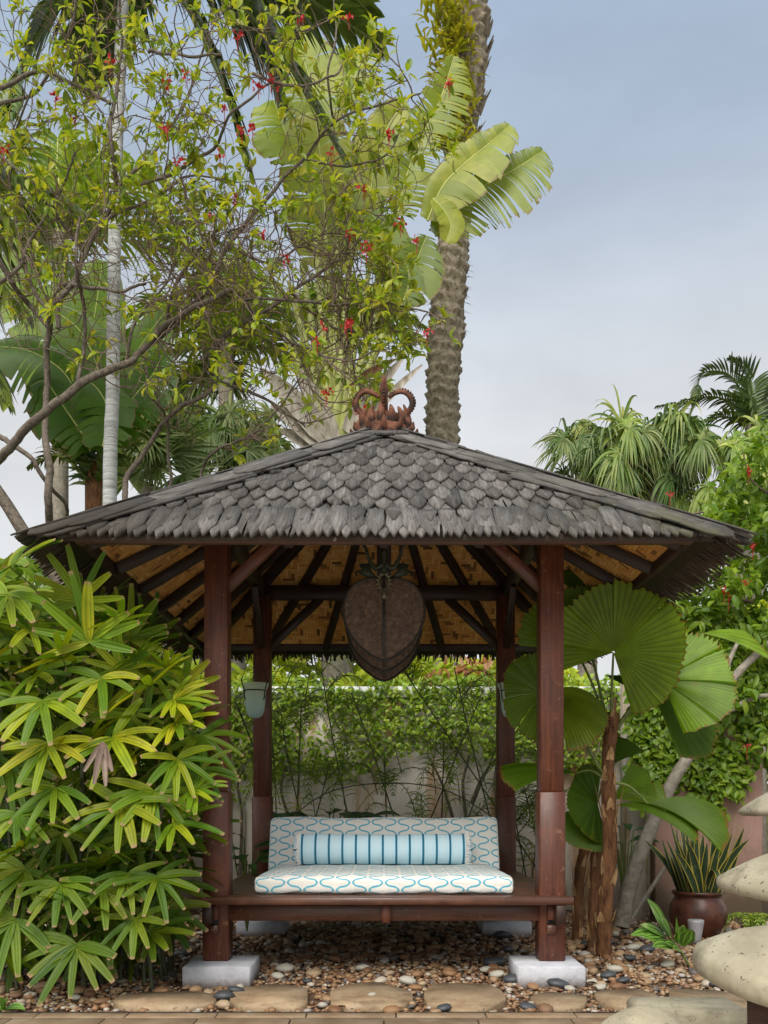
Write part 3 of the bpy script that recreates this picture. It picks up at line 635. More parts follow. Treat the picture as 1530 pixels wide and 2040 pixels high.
for (sx,sy) in((-1,-1),(1,-1),(-1,1),(1,1)):
    d=nrm(np.array([sx*1.0,sy*1.0,-SL])); f0=nrm(np.array([0,sy*SL,1.0])); f1=nrm(np.array([sx*SL,0,1.0])); fm_=nrm(f0+f1); LH=1.80*math.sqrt(2+SL*SL)
    N=9 if sy<0 else 6
    for face,fn in((0,f0),(1,f1)):
        side=nrm(np.cross(fn,d)); inward=np.array([-sx,0,0]) if face==0 else np.array([0,-sy,0]); side=side if side.dot(inward)>0 else -side
        for lay in range(2):
            for i in range(N):
                L=U(.42,.70); wdt=U(.085,.145) if face==0 else U(.075,.11); f=(i+.55+lay*.45)/(N+.45); t=min(1.80*f,1.80*(1-L*.5/LH)+.02)
                c0=np.array([sx*t,CY+sy*t,roofz(t)])+fn*(.024+.011*lay+RNG.normal(0,.003))+side*(wdt*.5+.035-.028*lay); capboard(c0,d,fn,L,wdt,side)
    side=nrm(np.cross(fm_,d))
    for i in range(N):
        L=U(.45,.7); f=(i+.5)/N; t=min(1.80*f,1.80*(1-L*.5/LH)+.045); c0=np.array([sx*t,CY+sy*t,roofz(t)])+fm_*(.034+RNG.normal(0,.002))+side*RNG.normal(0,.006); capboard(c0,d,fm_,L,U(.09,.12),side,True)
mb=MB()
for k in range(4):                              # top caps under the finial
    R=np.array(Matrix.Rotation(k*PI/2,3,'Z')); ang=math.atan(SL*.8)
    box(mb,R@np.array([0,-.14,0])+np.array([0,CY,ZA-.06]),(.34,.30,.02),R@np.array(Matrix.Rotation(ang,3,'X')))
mb.build('apex_cap',M['cap'],roof)
# spiky split slats under the overhang
mb=MB()
for k in range(4):
    R=np.array(Matrix.Rotation(k*PI/2,3,'Z'))
    for lay in range(3):
        x=-1.78
        while x<1.78:
            tout=1.80+RNG.normal(.0,.03)+(.03 if k in(1,3) else (-.13 if k==0 else -.03))-lay*.02; tin=1.40; wdt=U(.008,.02); ang=RNG.normal(0,.05)
            if abs(x)<tout+.03:
                a=np.array([x*.9+.1*x,-tin,roofz(tin)-.045-lay*.008]); b=np.array([x+ang*.4,-tout,roofz(tout)-.022-lay*.012+RNG.normal(0,.006)])
                if abs(x)>tin: a=a+ (b-a)*min(.9,(abs(x)-tin)/(tout-tin))
                bar(mb,R@a+np.array([0,CY,0]),R@b+np.array([0,CY,0]),wdt,.005,cham=.0008)
            x+=U(.014,.026)
tag(mb.build('eave_slats',M['slat'],gz),kind='stuff')

# ------------------------------------------------------------------ roof finial
fn=thing('roof_finial','terracotta crown shaped finial on the apex of the shingle roof','finial',(0,CY,ZA-.08))
zb=ZA-.085
mb=MB(); lathe(mb,[(.20,-.02),(.205,.035),(.19,.055),(.195,.07),(.165,.09),(.15,.12),(.155,.15),(.14,.165),(.11,.17),(.0,.18)],(0,CY,zb),28,lambda a:.03*np.sin(a*14)); mb.build('base',M['finial'],fn)
for i in range(14):
    a=i*2*PI/14+.1; mb=MB(); r=.16; h=U(.08,.13) if i%2 else U(.12,.20)
    pts=np.array([[r*math.cos(a),CY+r*math.sin(a),zb+.08],[r*1.06*math.cos(a),CY+r*1.06*math.sin(a),zb+.08+h*.5],[r*.86*math.cos(a),CY+r*.86*math.sin(a),zb+.08+h]])
    tube(mb,smooth_path(pts,6),np.array([.034,.036,.030,.022,.014,.005]),6); mb.build('crown_leaf',M['finial'],fn)
for i in range(12):
    a=i*2*PI/12; mb=MB(); r=.195; pts=np.array([[r*math.cos(a),CY+r*math.sin(a),zb+.03],[r*1.18*math.cos(a),CY+r*1.18*math.sin(a),zb+.06],[r*1.2*math.cos(a),CY+r*1.2*math.sin(a),zb+.095]])
    tube(mb,pts,[.026,.02,.006],5); mb.build('scroll',M['finial'],fn)
prof=[(.115,.10),(.105,.135),(.135,.18),(.185,.237),(.196,.285),(.17,.335),(.125,.357),(.075,.345),(.035,.318)]
for i in range(4):
    a=i*PI/2; pts=np.array([[r*math.cos(a),CY+r*math.sin(a),zb+z] for r,z in prof]); sp=smooth_path(pts,24); mb=MB()
    tube(mb,sp,np.interp(np.linspace(0,1,24),[0,.4,1],[.024,.019,.015]),8)
    for q in range(24):                          # beaded rim
        p=sp[q]; c=np.array([0,CY,zb+.22]); d=nrm(p-c); box(mb,p+d*.022,(.016,.016,.016),cham=.004)
    mb.build('arch',M['finial'],fn)
mb=MB(); lathe(mb,[(.045,.15),(.03,.2),(.026,.34),(.036,.36),(.028,.385),(.022,.42),(.0145,.45),(.008,.47),(0,.475)],(0,CY,zb),12); mb.build('spire',M['finial'],fn)

# ------------------------------------------------------------------ daybed cushions
def cushion(cx,sx,sy,sz,nx=44,ny=30,nz=10,r=.035,puff=.02):
    # rounded box centred at the origin of its own frame, unrolled UV (front - top - back)
    V=[];UV=[];F4=[];c=0; mb=MB()
    def face(fa,u,v,uvf):
        Gd=np.array([[fa(a,b) for b in v] for a in u]); h=np.array([sx,sy,sz])/2
        inn=np.clip(Gd,-(h-r),h-r); d=nrm(Gd-inn+1e-12); Q=inn+d*r
        cen=(1-np.clip(np.abs(Gd[...,0])/h[0],0,1)**4)*(1-np.clip(np.abs(Gd[...,1])/h[1],0,1)**4)*(1-np.clip(np.abs(Gd[...,2])/h[2],0,1)**4)
        ax=(1-(Gd[...,0]/h[0])**4)*(1-(Gd[...,1]/h[1])**4); Q[...,2]+=np.sign(Gd[...,2])*puff*ax*(np.abs(Gd[...,2])/h[2])
        wr=.004*np.sin(Gd[...,0]*13+Gd[...,1]*9)*np.cos(Gd[...,1]*17+Gd[...,0]*5)+.0025*np.sin(Gd[...,0]*31+Gd[...,1]*23)-.010*np.exp(-((Gd[...,0]/.5)**2+(Gd[...,1]/.35)**2)); Q[...,2]+=wr*(np.abs(Gd[...,2])/h[2]); Q[...,1]+=.006*np.sin(Gd[...,0]*9+1)*(np.abs(Gd[...,1])/h[1])**4
        mb.grid(Q,np.array([[uvf(*g) for g in row] for row in Gd]).reshape(-1,2))
    h=np.array([sx,sy,sz])/2; X=np.linspace(-h[0],h[0],nx); Y=np.linspace(-h[1],h[1],ny); Z=np.linspace(-h[2],h[2],nz)
    face(lambda a,b:np.array([b,a,h[2]]),Y,X,lambda x,y,z:(x,sz+y+h[1]))
    face(lambda a,b:np.array([b,-a,-h[2]]),Y,X,lambda x,y,z:(x,-(y+h[1])))
    face(lambda a,b:np.array([b,-h[1],a]),Z,X,lambda x,y,z:(x,z+h[2]))
    face(lambda a,b:np.array([b,h[1],-a]),Z,X,lambda x,y,z:(x,sz+sy+h[2]-z))
    face(lambda a,b:np.array([h[0],b,a]),Z,Y,lambda x,y,z:(h[0]+y+h[1],z+h[2]))
    face(lambda a,b:np.array([-h[0],-b,a]),Z,Y,lambda x,y,z:(-h[0]-(y+h[1]),z+h[2]))
    return mb
mb=cushion(0,1.545,1.16,.108,puff=.010); o=mb.build('seat_cushion',M['ogee'],None,True,(0,5.93,.484+.056)); tag(o,'long white seat cushion with teal wavy lattice lying on the gazebo platform','cushion')
mb=cushion(0,1.68,.43,.12,nx=44,ny=16,nz=8); o=mb.build('back_cushion',M['ogee'],None,True,(0,6.66,.484+.235)); o.rotation_euler=(math.radians(68),0,0)
tag(o,'white back cushion with teal wavy lattice leaning upright behind the striped bolster','cushion')
bo=thing('bolster','pale blue bolster pillow with dark teal stripes and white fringed ends on the seat cushion','pillow',(0,6.37,.60))
mb=MB(); L=1.16; R0=.108; xs=np.linspace(-L/2,L/2,40); a=np.arange(28)*2*PI/28
G3=np.array([[[x,(R0*(1+.016*math.sin(9*x+2*q)+.010*math.sin(23*x+q)))*math.cos(q),R0*(1+.016*math.sin(7*x+3*q)+.012*math.sin(19*x-2*q)-.03*math.exp(-(x/.3)**2))*math.sin(q)] for q in a] for x in xs]); mb.grid(G3[:,::-1],None,True); b=mb.build('cover',M['bolster'],bo,True); b.location=(-.008,6.37,.708); 
for s in(-1,1):
    mb=MB(); lathe(mb,[(R0*.99,0),(R0*.9,.03),(R0*.5,.045),(0,.05)],(0,0,0),24); e=mb.build('end_cap',M['bolster'],bo,True); e.location=(s*L/2-.008,6.37,.708); e.rotation_euler=(0,s*PI/2,0)
    mb=MB()
    for q in range(110):
        an=q*2*PI/110+U(-.03,.03); r1=R0*U(1.08,1.18); x=s*L/2-.008
        p=np.array([[x-s*.004,6.37+R0*.97*math.cos(an),.708+R0*.97*math.sin(an)],[x+s*U(0,.012),6.37+r1*math.cos(an),.708+r1*math.sin(an)],[x+s*U(.012,.035),6.37+r1*math.cos(an+.05)*1.02,.708+r1*math.sin(an+.05)*1.02]]); tube(mb,p,[.005,.006,.003],4)
    mb.build('fringe',M['fringe'],bo)
# wooden back support
bk=thing('backrest','dark red wooden backrest frame behind the daybed cushions','backrest',(0,6.9,.484))
for s in(-1,1):
    mb=MB(); pts=[(6.80,.484),(7.22,.484),(7.22,.70),(6.98,.80),(6.91,.80)]; x0=s*.845; V=[];n=5
    for dx in(-.02,.02): V+=[[x0+dx,y,z] for y,z in pts]
    mb.add(V,[[0,2,1],[0,3,2],[0,4,3],[5,6,7],[5,7,8],[5,8,9]],[[i,(i+1)%5,5+(i+1)%5,5+i] for i in range(5)],np.array(V)[:,1:]); mb.build('side_board',M['post'],bk)
mb=MB()
for z in(.56,.70): bar(mb,(-.82,6.845+(z-.48)*.36,z),(.82,6.845+(z-.48)*.36,z),.02,.10)
mb.build('back_slat',M['post'],bk)

# ------------------------------------------------------------------ punkah fan
pf=thing('punkah_fan','swing fan of three leaf shaped brown panels hanging under the gazebo roof','ceiling fan',(0,6.36,2.62))
vv=[0,.02,.06,.13,.22,.32,.42,.52,.62,.72,.81,.89,.95,.985,1.0]; hw=[.30,.48,.68,.84,.94,.99,1.0,.975,.90,.79,.64,.45,.28,.14,0]
hw[0]=.22
for i,y in enumerate((5.90,6.37,6.84)):
    W,H,zt=.265,.535,2.495; xo=-.0; right=[(W*h_,zt-H*v_) for v_,h_ in zip(vv,hw)]
    rp=smooth_path(np.array([(x,y,z) for x,z in right]),30)
    m=MB(); Gd=np.array([[[ -p[0]+2*p[0]*q, y-.012*math.sin(q*PI)*(p[0]/W), p[2]] for q in np.linspace(0,1,13)] for p in rp]); 
    m.grid(Gd[:,::-1],None); m.grid(Gd+np.array([0,.014,0]),None); pn=m.build('panel',M['hide'],pf,True)
    m=MB(); ed=np.vstack([rp,(rp*np.array([-1,1,1]))[::-1]]); tube(m,ed,.0085,6); m.build('rim',M['hiderim'],pn)
    m=MB(); bar(m,(0,y-.018,zt+.03),(0,y-.018,zt-H+.02),.016,.012,up=(0,1,0)); m.build('spine',M['hiderim'],pn)
m=MB(); tube(m,[(0,5.82,2.53),(0,6.92,2.53)],.016,8); m.build('rod',M['bronze'],pf)
m=MB(); tube(m,[(0,6.0,2.52),(0,6.0,3.0)],.019,8); tube(m,[(0,6.72,2.52),(0,6.72,3.0)],.019,8); m.build('hanger',M['bronze'],pf)
def curl(pts,r0,r1,n=14): 
    m=MB(); tube(m,smooth_path(np.array(pts),n),np.linspace(r0,r1,n),6); return m
for s in(-1,1):
    for y in(5.97,6.72):
        curl([(s*.015,y,2.60),(s*.055,y,2.575),(s*.10,y,2.64),(s*.125,y,2.72),(s*.17,y,2.755),(s*.21,y,2.745),(s*.20,y,2.72)],.018,.008).build('scroll_arm',M['bronze'],pf)
        m=MB(); q=np.array([[s*.03,2.50],[s*.06,2.53],[s*.085,2.56],[s*.09,2.61],[s*.165,2.605],[s*.15,2.57],[s*.165,2.54],[s*.12,2.525],[s*.07,2.49]])
        V=np.array([[x,y+dy,z] for dy in(-.008,.008) for x,z in q]); n=len(q); c=len(V); V=np.vstack([V,[[s*.09,y-.008,2.545],[s*.09,y+.008,2.545]]])
        m.add(V,[[c,i,(i+1)%n] for i in range(n)]+[[c+1,n+(i+1)%n,n+i] for i in range(n)],[[i,n+i,n+(i+1)%n,(i+1)%n] for i in range(n)]); m.build('bracket_wing',M['bronze'],pf)
m=MB(); y=5.872
for i in range(14):
    a=i*2*PI/14; rx,rz_=.034,.048; cx,cz=rx*math.sin(a),2.462+rz_*math.cos(a); tube(m,[(cx,y,cz),(cx*1.5,y-.008,2.462+(cz-2.462)*1.35)],[.009,.004],5)
tube(m,[(.036*math.sin(q),y,2.462+.05*math.cos(q)) for q in np.linspace(0,2*PI,20)],.006,5)
lathe(m,[(0,2.35),(.012,2.36),(.014,2.375),(.006,2.395),(.010,2.42),(0,2.43)],(0,y,0),8); m.build('medallion',M['brass'],pf)

# ------------------------------------------------------------------ hanging glass lamps
def lamp(x,y,ztop,label,hook):
    t=thing('hanging_lamp',label,'lamp',(x,y,ztop-.25),'glass lamps hanging at the rear posts')
    m=MB(); pr=[(0,-.270),(.03,-.266),(.058,-.245),(.073,-.20),(.080,-.13),(.084,-.075),(.092,-.04),(.104,-.012),(.108,0),(.103,-.003),(.088,-.04),(.079,-.08),(.074,-.14),(.066,-.20),(.05,-.24),(0,-.258)]
    lathe(m,pr,(x,y,ztop),24); m.build('glass_shade',M['glass'],t,True)
    m=MB(); lathe(m,[(0,-.13),(.02,-.13),(.02,-.20),(0,-.20)],(x,y,ztop),10); m.build('candle',M['candle'],t)
    m=MB(); tube(m,[(x+.09*math.cos(a),y+.09*math.sin(a),ztop-.058) for a in np.linspace(0,2*PI,28)],.005,5)
    for k in range(3):
        a=k*2*PI/3-.5; c,s_=math.cos(a),math.sin(a); tube(m,smooth_path(np.array([(x+.095*c,y+.095*s_,ztop-.05),(x+.115*c,y+.115*s_,ztop+.02),(x+.10*c,y+.10*s_,ztop+.05)]),8),.0045,5)
        tube(m,smooth_path(np.array([(x+.09*c,y+.09*s_,ztop-.058),(x+.09*c,y+.09*s_,ztop-.11),(x+.075*c,y+.075*s_,ztop-.13)]),8),.0045,5)
    m.build('iron_ring',M['iron'],t)
    m=MB(); zt=hook
    for k in range(3):
        a=k*2*PI/3-.5; p0=np.array([x+.10*math.cos(a),y+.10*math.sin(a),ztop+.05]); p1=np.array([x,y,ztop+.36]); n=26
        for i in range(n): tube(m,[p0+(p1-p0)*i/n,p0+(p1-p0)*(i+.7)/n],.004 if i%2 else .0025,4)
    n=int((zt-ztop-.36)/.02)
    for i in range(n): 
        p=np.array([x,y,ztop+.36+i*.02]); tube(m,[p,p+np.array([0,0,.015])],.005 if i%2 else .003,4)
    m.build('chain',M['iron'],t)
lamp(-1.0,7.03,1.965,'green frosted glass bell lamp hanging on a chain near the lady palm',2.70)
lamp(.985,7.03,1.965,'glass bell lamp on a chain partly hidden behind a pleated fan palm leaf',2.70)
# ------------------------------------------------------------------ plant builders
def strip(mb, P0, d, side, up, L, w, prof, droop=0.0, segs=8, fold=.15, sway=0.0, uv_off=0, grav=(0,0,-1)):
    s=np.linspace(0,1,segs+1); g=np.array(grav,float)
    c=P0+d[None]*(s*L)[:,None]+g[None]*(droop*L*s**2.2)[:,None]+side[None]*(sway*L*s**2)[:,None]
    # keep the length roughly constant when drooping
    seg=np.linalg.norm(np.diff(c,axis=0),axis=1).sum(); c=P0+(c-P0)*(L/seg)
    t=nrm(np.gradient(c,axis=0)); sd=nrm(side-t*(t@side)[:,None]); n=np.cross(sd,t); n*=np.sign((n@up)+1e-6)[:,None]
    ww=np.interp(s,np.linspace(0,1,len(prof)),prof)*w/2
    Gd=np.stack([c-sd*ww[:,None]+n*(fold*ww)[:,None], c-sd*(ww*.45)[:,None]+n*(fold*.5*ww)[:,None]*.6, c, c+sd*(ww*.45)[:,None]+n*(fold*.5*ww)[:,None]*.6, c+sd*ww[:,None]+n*(fold*ww)[:,None]],1)
    UV=np.stack(np.broadcast_arrays(s[:,None],np.array([0,.28,.5,.72,1.])[None]),-1)
    mb.grid(Gd,UV); return c
BL=[.22,.7,.95,1,1,.95,.86,.74,.5]         # blunt lady palm leaflet
PT=[.25,.7,1,.95,.8,.55,.25,.02]            # pointed
LN=[.3,.85,1,1,.9,.75,.55,.3,.02]
def fan_leaf(hub, fwd, up, L, n, spread, w, prof=BL, droop=.35, segs=8, jit=.08, fold=.18, short=.25, lift=.1):
    fwd=nrm(np.array(fwd,float)); up=np.array(up,float); up=nrm(up-fwd*fwd.dot(up)); R=np.cross(fwd,up); mb=MB()
    for i in range(n):
        a=spread*((i+.5)/n-.5)+RNG.normal(0,jit); l=L*(1-short*abs(a)/(spread/2+.01))*U(.88,1.1)
        d=nrm(fwd*math.cos(a)+R*math.sin(a)+up*(lift+RNG.normal(0,.05))); sd=nrm(np.cross(up,d))
        strip(mb,np.array(hub,float),d,sd,up,l,w*U(.75,1.15),prof,droop*U(.6,1.4),segs,fold,RNG.normal(0,.04))
    return mb
def pleated(hub, fwd, up, R, spread, n=40, cup=.12, droop=.1, amp=.012, split=None, rows=9, ragged=.02, ecc=0.0):
    fwd=nrm(np.array(fwd,float)); up=np.array(up,float); up=nrm(up-fwd*fwd.dot(up)); Rt=np.cross(fwd,up); mb=MB(); hub=np.array(hub,float)
    a=np.linspace(-spread/2,spread/2,2*n+1); s=np.array([.02]+list(np.linspace(.12,.97,rows-1))+[1.0]); rad=R*(1+ecc*np.cos(a))*(1+RNG.normal(0,ragged*.5,len(a)))
    wave=1+.03*np.sin(a*5+U(0,6)); rad=rad*wave
    rr=s[:,None]*rad[None]; rr[-1,1::2]*=1.0; rr[-1,0::2]*=.955
    zig=(np.arange(2*n+1)%2*2-1)*1.0
    h=cup*R*(s[:,None]**2)+amp*zig[None]*(s[:,None]**.9)+ .03*R*np.sin(a*3+U(0,6))[None]*s[:,None]**2
    V=hub+rr[...,None]*(np.cos(a)[None,:,None]*fwd+np.sin(a)[None,:,None]*Rt)+h[...,None]*up
    V[...,2]-=droop*R*(s[:,None]**2.4)*(1+.25*np.cos(a*2))[None]
    UV=np.stack(np.broadcast_arrays(s[:,None],a[None]/spread+.5),-1)
    cuts=sorted(split or []); i0=0
    for c in cuts+[2*n]:
        if c>i0:
            q=RNG.normal(0,.035)*R if cuts else 0; V2=V[:,i0:c+1]+up*(q*s[:,None,None]**2); V2[...,2]-=abs(RNG.normal(0,.02))*R*s[:,None]**2 if cuts else 0
            mb.grid(V2,UV[:,i0:c+1].reshape(-1,2)); i0=c
    return mb
def feather(base, path, L, n, w, droop=.5, vee=.5, mbr=None, tipfrac=.35, ang=1.0):
    """path: rachis points; returns leaflet mesh and rachis mesh"""
    sp=smooth_path(np.array(path,float),n); t=nrm(np.gradient(sp,axis=0)); mb=MB()
    for i in range(2,n):
        f=i/(n-1); l=L*(.55+.45*math.sin(PI*min(1,f*1.15+.12)))*(1-(1-tipfrac)*max(0,f-.7)/.3)*U(.9,1.08)
        tt=t[i]; side=nrm(np.cross(tt,[0,0,1.])) if abs(tt[2])<.97 else np.array([1.,0,0]); up=np.cross(side,tt)
        for s in(-1,1):
            d=nrm(tt*(.55+.5*f)*ang+side*s*1.0+up*vee*U(.6,1.3)+RNG.normal(0,.05,3)); sd=nrm(np.cross(up,d)); strip(mb,sp[i],d,sd,up,l,w,LN,droop*U(.6,1.3),5,.3)
    rb=MB(); tube(rb,sp,np.linspace(w*.55,w*.12,n),5); return mb,rb
def paddle(path, W, n=46, tears=.25, sag=.25, wfun=None, up=(0,-1,.3), Wl=1.0, Wr=1.0, gap=.15, sagr=None):
    """banana-like blade along a midrib; torn strips, each strip its own piece"""
    sp=smooth_path(np.array(path,float),n+1); t=nrm(np.gradient(sp,axis=0)); up=np.array(up,float); mb=MB(); rb=MB()
    L=np.linalg.norm(np.diff(sp,axis=0),axis=1).sum(); tube(rb,sp,np.linspace(.022*W+.004,.004,n+1),6)
    for s in(-1,1):
        k=0; Wk=W*(Wl if s<0 else Wr)
        while k<n:
            ln=1
            while k+ln<n and random.random()>tears: ln+=1
            j=np.arange(k,k+ln+1); f=j/n; wv=(wfun(f) if wfun else np.clip(np.sin(PI*np.clip(f*.93+.06,0,1)),0,1)**.55)*Wk*U(.9,1.05)
            q=np.linspace(0,1,6); sg=(sag if sagr is None or s<0 else sagr)*U(.5,1.6); g=gap*U(0,1)
            G3=[]
            for ii,jj in enumerate(j):
                tt=t[jj]; sd=nrm(np.cross(tt,up))*s; nn=nrm(np.cross(sd,tt)); nn=nn if nn.dot(up)>0 else -nn; fr=(ii/ln-.5) if ln else 0
                d=nrm(sd+tt*.22+nn*.18); row=sp[jj]+d*(q*wv[ii])[:,None]-tt*(fr*g*q**1.5*wv[ii])[:,None]*.5+np.array([0,0,-1])*(sg*wv[ii]*q**2)[:,None]+nn*(.05*wv[ii]*np.sin(PI*q))[:,None]
                G3.append(row)
            G3=np.array(G3); G3[:,-1]+=RNG.normal(0,.012*W,(len(j),3))
            UV=np.stack(np.broadcast_arrays(q[None],(f*n*.35)[:,None]),-1); mb.grid(G3,UV.reshape(-1,2)); k+=ln
    return mb,rb
def setcol(o,c): o.color=(*c,1); return o

# ------------------------------------------------------------------ lady palm at the left
lp=thing('lady_palm','big lady palm clump with glossy yellow green fingered leaves left of the gazebo','palm',(-1.75,5.0,0))
AX=np.array([-1.72,5.15])
def in_bush(px,py):
    top=np.interp(px,[-80,0,60,120,175,240,290,340,400,430,450],[1085,1100,1125,1165,1150,1205,1235,1290,1335,1390,1500])
    right=np.interp(py,[1100,1200,1300,1400,1500,1600,1700,1780,1850,1900,1960],[150,270,350,415,435,425,405,375,335,300,250])
    return py>top+35 and px<right-30 and py<1915
spec=[(178,1278,1.15,'u',.30),(125,1312,1.0,'o',.55),(300,1368,1.1,'o',.9),(85,1396,1.15,'d',.75),(202,1352,.95,'d',.7),(225,1470,1.1,'d',.95),(95,1482,1.1,'d',.9),(243,1604,1.1,'d',.45),(306,1577,1.05,'d',.5),
      (34,1622,1.0,'d',.15),(48,1690,1.1,'o',.35),(345,1640,1.0,'r',.6),(312,1748,.9,'d',.35),(30,1832,1.1,'d',.2),(152,1882,1.15,'d',.4),(205,1768,.9,'d',.25),(255,1740,.8,'d',.3),(350,1440,1.0,'r',.9),(345,1395,.8,'r',.85),(352,1512,.9,'d',.6),
      (20,1130,1.15,'r',.25),(15,1185,1.05,'d',.1),(60,1255,1.0,'o',.3),(240,1240,.7,'o',.3),(330,1330,.6,'o',.4),(270,1830,.8,'d',.3),(110,1570,1.0,'d',.5),(180,1680,1.0,'o',.25),(385,1575,.7,'r',.5),(120,1760,.9,'d',.2)]
fans=[]
for px,py,s,k,tn in spec: fans.append((px,py,s*1.0,k,tn,4.62+.10*random.random()))
tries=0; ptsx=[(f[0],f[1]) for f in fans]
while len(fans)<250 and tries<12000:
    tries+=1; px=U(-90,430); py=U(1110,1920)
    if not in_bush(px,py): continue
    lay=random.random(); dep=4.78+.75*lay
    mind=36 if lay<.4 else 24
    if min((px-a)**2+(py-b)**2 for a,b in ptsx)<mind**2: continue
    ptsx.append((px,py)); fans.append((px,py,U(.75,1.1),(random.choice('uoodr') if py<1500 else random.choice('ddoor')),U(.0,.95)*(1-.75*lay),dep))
pet=MB()
for px,py,s,k,tn,dep in fans:
    h=P(px,py,dep); out=np.array([h[0]-AX[0],h[1]-AX[1]-.25,0.]); out=nrm(out+np.array([0,-.35,0]))
    if k=='u': fwd=np.array([RNG.normal(0,.1),-.15,1]); up=np.array([0,-1,.35]); spread=4.3; dr=.06
    elif k=='o': fwd=nrm(np.array([out[0]*.4+RNG.normal(0,.3),-.5,.15])); up=np.array([out[0]*.3,-.75,.8]); spread=5.3; dr=.22
    elif k=='r': fwd=nrm(np.array([1,-.35,-.05+RNG.normal(0,.15)])); up=np.array([.15,-.7,.75]); spread=3.8; dr=.25
    else: fwd=nrm(np.array([out[0]*.5+RNG.normal(0,.3),-.45,-.75])); up=np.array([out[0]*.25+RNG.normal(0,.15),-.85,.55]); spread=U(3.6,4.6); dr=.30
    nl=random.choice([7,7,8,8,9,10]) ; L=.30*s*dep/4.7
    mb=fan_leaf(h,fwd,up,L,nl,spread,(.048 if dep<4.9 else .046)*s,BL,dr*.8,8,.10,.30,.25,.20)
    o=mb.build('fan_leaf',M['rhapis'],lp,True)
    v=U(.8,1.15)*(1.0 if dep<4.9 else .75); tn=tn*np.interp(py,[1200,1550,1700,1900],[1.15,1.0,.55,.25]); v*=np.interp(py,[1500,1900],[1.05,.70]); setcol(o,((.46+.66*tn)*v,(.62+.46*tn)*v,(.62+.2*tn)*v))  # shade put into the leaf tint: darker low and deep in the clump
    root=np.array([AX[0]+(h[0]-AX[0])*.45+RNG.normal(0,.06),AX[1]+(h[1]-AX[1])*.3+.15,max(.2,h[2]-U(.25,.55))]); mid=(h+root)/2+np.array([0,-.02,.09])
    tube(pet,smooth_path(np.array([root,mid,h]),8),.0045,4,False)
pet.build('petioles',M['stalk'],lp,True)
for i in range(26):
    x=min(AX[0]+RNG.normal(0,.42),-1.3); y=AX[1]+.2+RNG.normal(0,.22); h=U(.7,1.75); mb=MB(); tube(mb,smooth_path(np.array([[x,y,-.02],[x+RNG.normal(0,.04),y,h*.5],[x+RNG.normal(0,.1),y,h]]),7),U(.010,.016),6); mb.build('cane',M['cane'],lp,True)
# a dead leaf inside the clump
mb=fan_leaf(P(205,1478,4.58),(0.1,-.2,-1),(0,-1,.1),.24,5,.9,.03,BL,.1,7,.1,.8); M['dead']=leafmat('dead_leaf',[(.22,.15,.12),(.34,.26,.2)],None,.15,.7); mb.build('dead_leaf',M['dead'],lp,True)

# ------------------------------------------------------------------ ruffled fan palm at the right
def trunk(parent,pts,r0,r1,name='trunk',mat='fibre',n=26,k=12,scales=0):
    sp=smooth_path(np.array(pts,float),n); mb=MB(); r=np.linspace(r0,r1,n)*(1+RNG.normal(0,.05,n)); tube(mb,sp,r,k)
    o=mb.build(name,M[mat],parent,True)
    if scales:
        sm=MB(); tot=len(sp)
        for i in range(scales):
            f=(i+.5)/scales; j=min(int(f*tot),tot-2); p=sp[j]+(sp[j+1]-sp[j])*(f*tot-j); t=nrm(sp[j+1]-sp[j]); a=i*2.4; d=np.array([math.cos(a),math.sin(a),0]); rr=r0+(r1-r0)*f
            a+=U(-.7,.7); d=np.array([math.cos(a),math.sin(a),0]); h=U(.05,.17); strip(sm,p+d*rr*.92-t*h*.5+t*U(-.03,.03),nrm(t+d*U(.05,.34)+RNG.normal(0,.08,3)),nrm(np.cross(d,t)),d,h,rr*U(.5,1.2),[1,.95,.85,.6,.2],U(-.2,.05),4,.2)
        tag(sm.build('leaf_bases',M['sheath'],parent,True),kind='stuff')
    return o
li=thing('ruffled_fan_palm','fan palm with huge round pleated leaves beside the right front post','palm',(1.49,6.1,0))
D=6.05
trunk(li,[G(1203,1902),P(1206,1800,6.1),P(1215,1690,6.08),P(1212,1580,6.06),P(1212,1500,6.05),P(1222,1420,6.05)],.052,.043,scales=46)
trunk(li,[P(1183,1866,6.45)*[1,1,0]+[0,0,-.02],P(1186,1760,6.45),P(1190,1680,6.42),P(1197,1640,6.4)],.050,.040,scales=24)
trunk(li,[P(1150,1800,6.9)*[1,1,0]+[0,0,-.02],P(1155,1740,6.9),P(1170,1680,6.9)],.045,.04,scales=14)
def blade(hx,hy,d,fwd,up,Rpx,spread,col,n=40,cup=.1,droop=.06,stem=None,split=None,ecc=0.0,amp=.010):
    h=P(hx,hy,d); mb=pleated(h,fwd,up,Rpx*d/F,spread,n,cup,droop,amp,split,ecc=ecc); o=setcol(mb.build('fan_blade',M['licuala'],li,False),col)
    if stem is not None:
        s=np.array(stem); m=MB(); tube(m,smooth_path(np.array([s,(s+h)/2+np.array([0,0,.05]),h]),10),np.linspace(.012,.007,10),6); m.build('leaf_stalk',M['stalk'],li,True)
st=P(1216,1470,6.05); st2=P(1212,1560,6.05)
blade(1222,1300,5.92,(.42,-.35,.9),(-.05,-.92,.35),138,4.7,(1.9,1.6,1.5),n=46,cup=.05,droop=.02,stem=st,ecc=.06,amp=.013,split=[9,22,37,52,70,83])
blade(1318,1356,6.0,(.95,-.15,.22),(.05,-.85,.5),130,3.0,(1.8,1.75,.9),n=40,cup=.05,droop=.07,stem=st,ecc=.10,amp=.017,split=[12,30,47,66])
blade(1150,1300,6.25,(-.5,-.2,.9),(.3,-1,.1),140,1.9,(1.1,1.0,1.1),n=22,cup=.05,droop=.05,stem=st)
